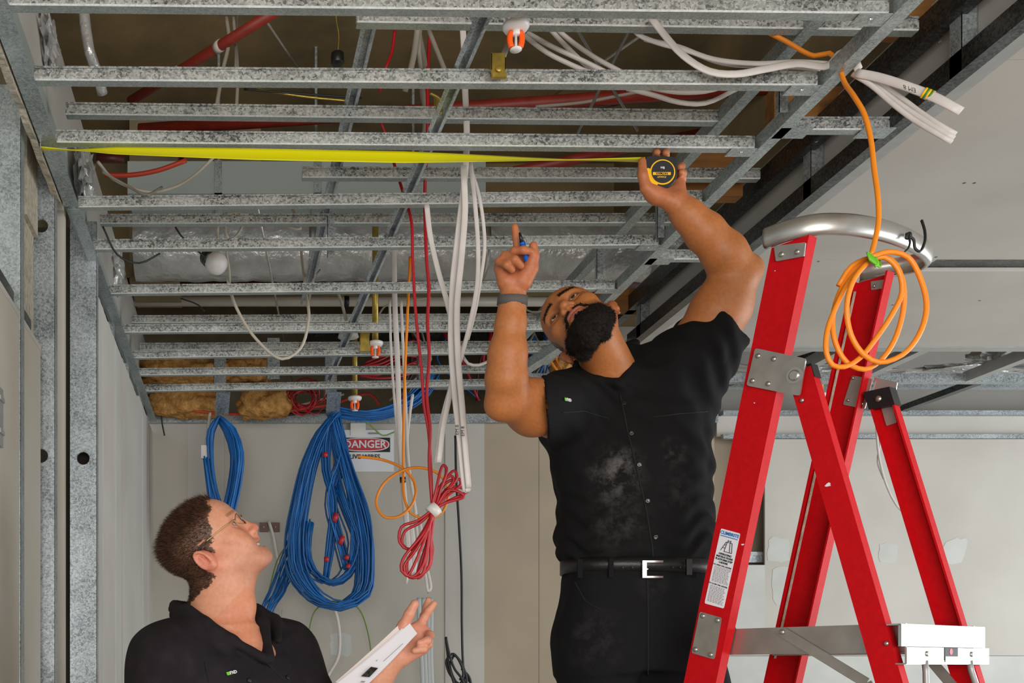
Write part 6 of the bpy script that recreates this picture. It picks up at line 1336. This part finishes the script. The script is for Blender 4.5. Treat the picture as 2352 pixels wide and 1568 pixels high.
chest_logo(bv2, 531, 1546, .0085, p2, (1, .3, .35))
for (x, y) in ((572, 1562), (660, 1556)):
    c, n_ = onto(bv2, x, y); MB().lathe(c, n_, [(0, .0058), (.0018, .0058), (.0024, .004)], 14).build('button', M['black_plastic'], p2, True)
seam(bv2, [(612, 1520), (635, 1545), (660, 1566)], .002, MSE, p2, 'placket_edge'); seam(bv2, [(470, 1520), (480, 1566)], .0015, MSE, p2, 'yoke_seam')
# ---- trousers and boots (below the frame)
J = SDF((-.34, 2.05, .02), (.3, 2.68, 1.0), .008); J.loft([.70, .80, .90, .96], [-.02]*4, [2.36]*4, [.17, .185, .18, .175], [.13, .135, .13, .125], math.radians(45), .03)
for s in (-1, 1):
    x0, y0 = -.02 + s*.07, 2.36 + s*.07; J.cone((x0, y0, .74), (x0, y0, .45), .10, .075, .04); J.cone((x0, y0, .45), (x0 - .01, y0 + .01, .10), .075, .062, .04)
v_, f_ = J.mesh_data(); quad_mesh('trousers', v_, f_, MT1, p2)
for s in (-1, 1):
    x0, y0 = -.03 + s*.07, 2.37 + s*.07; b = SDF((x0 - .12, y0 - .3, -.01), (x0 + .3, y0 + .12, .2), .008); b.cone((x0, y0, .08), (x0, y0, .14), .06, .058, .02); b.cone((x0, y0, .045), (x0 + .12, y0 - .12, .04), .045, .042, .03); b.f = np.maximum(b.f, (.003 - (b.lo[2] + b.h*np.arange(b.n[2])))[None, None, :].astype(np.float32)); v_, f_ = b.mesh_data(); quad_mesh('boot', v_, f_, M['black_plastic'], p2)
# ---- glasses
gl = thing('eyeglasses', 'thin gold rimmed eyeglasses on the smiling man', 'glasses', H2.w((0, .1, 0)))
mg = mat('gold_wire', 'a98f5a', .3, .9); ml = mat('lens', 'ffffff', .02); bl_ = ml.node_tree.nodes['Principled BSDF']; bl_.inputs['Transmission Weight'].default_value = 1.0; bl_.inputs['IOR'].default_value = 1.05
for s in (-1, 1):
    n = 28; R_pts = [H2.w((s*(.0325 + .0225*math.cos(2*math.pi*i/n)), .1035 - .012*max(0, math.cos(2*math.pi*i/n))**2, -.003 + .0165*math.sin(2*math.pi*i/n))) for i in range(n)]
    rim = tube('rim', [Vector(p) for p in R_pts], .0009, mg, gl, n=8, closed=True, raw=True)
    mesh('lens', R_pts, [tuple(range(n))], ml, rim)
    te = tube('temple', [Vector(H2.w(q)) for q in ((s*.055, .093, .003), (s*.066, .082, .005), (s*.076, .03, .010), (s*.0795, -.012, .011), (s*.0785, -.035, -.004))], .0013, mg, gl, n=8, step=.01)
    tube('temple_tip', [Vector(H2.w(q)) for q in ((s*.0785, .012, .0105), (s*.0797, -.012, .011), (s*.0787, -.036, -.005))], .0016, M['black_plastic'], te, n=8, step=.01)
tube('bridge', [Vector(H2.w(q)) for q in ((-.0105, .1035, .002), (0, .108, .006), (.0105, .1035, .002))], .0010, mg, gl, n=8)
# ---- papers
pa = thing('paper_sheets', 'folded white printed paper sheets held by the smiling man', 'paper', pp(850, 1500, 2.37))
def sheetq(q, th, name, m):
    q = [Vector(pp(*a)) for a in q]; n_ = (q[1] - q[0]).cross(q[3] - q[0]).normalized()*th; rows_ = 10; V = []; F = []
    for i in range(rows_ + 1):
        t = i/rows_; bow = n_.normalized()*.006*math.sin(t*math.pi)
        a, b = q[0].lerp(q[3], t) + bow, q[1].lerp(q[2], t) + bow; V += [a, b, b + n_, a + n_]
    for i in range(rows_):
        a = i*4; b = a + 4
        for j in range(4): F.append((a + j, a + (j+1) % 4, b + (j+1) % 4, b + j))
    F += [(3, 2, 1, 0), (rows_*4, rows_*4+1, rows_*4+2, rows_*4+3)]
    return mesh(name, V, F, m, pa)
sheetq(((941, 1431, 2.392), (958, 1454, 2.372), (812, 1596, 2.33), (738, 1596, 2.35)), .0012, 'sheet', M['paper'])
sheetq(((938, 1430, 2.396), (956, 1456, 2.376), (815, 1598, 2.335), (733, 1598, 2.355)), .0012, 'sheet', M['paper'])
sheetq(((926, 1425, 2.402), (936, 1434, 2.398), (800, 1570, 2.36), (770, 1566, 2.37)), .001, 'folded_sheet', mat('paper_warm', 'dccfca', .85, spec=.2))
def onpaper(a, b):
    q = [Vector(pp(*t)) for t in ((941, 1431, 2.392), (958, 1454, 2.372), (812, 1596, 2.33), (738, 1596, 2.35))]; n_ = (q[1]-q[0]).cross(q[3]-q[0]).normalized(); n_ = n_ if n_.y < 0 else -n_
    return q[0].lerp(q[3], b).lerp(q[1].lerp(q[2], b), a) + n_.normalized()*.0075*math.sin(b*math.pi) + n_*.0016
for (a0, a1, b0, b1, m) in ((.66, .98, .60, .74, 'steel_dark'), (.60, .64, .50, .52, 'grey_print'), (.9, .93, .2, .5, 'grey_print'), (.84, .98, .80, .82, 'grey_print')):
    V = [onpaper(a0, b0), onpaper(a1, b0), onpaper(a1, b1), onpaper(a0, b1)]; mesh('printed_mark', V, [(0, 1, 2, 3)], M[m], pa)
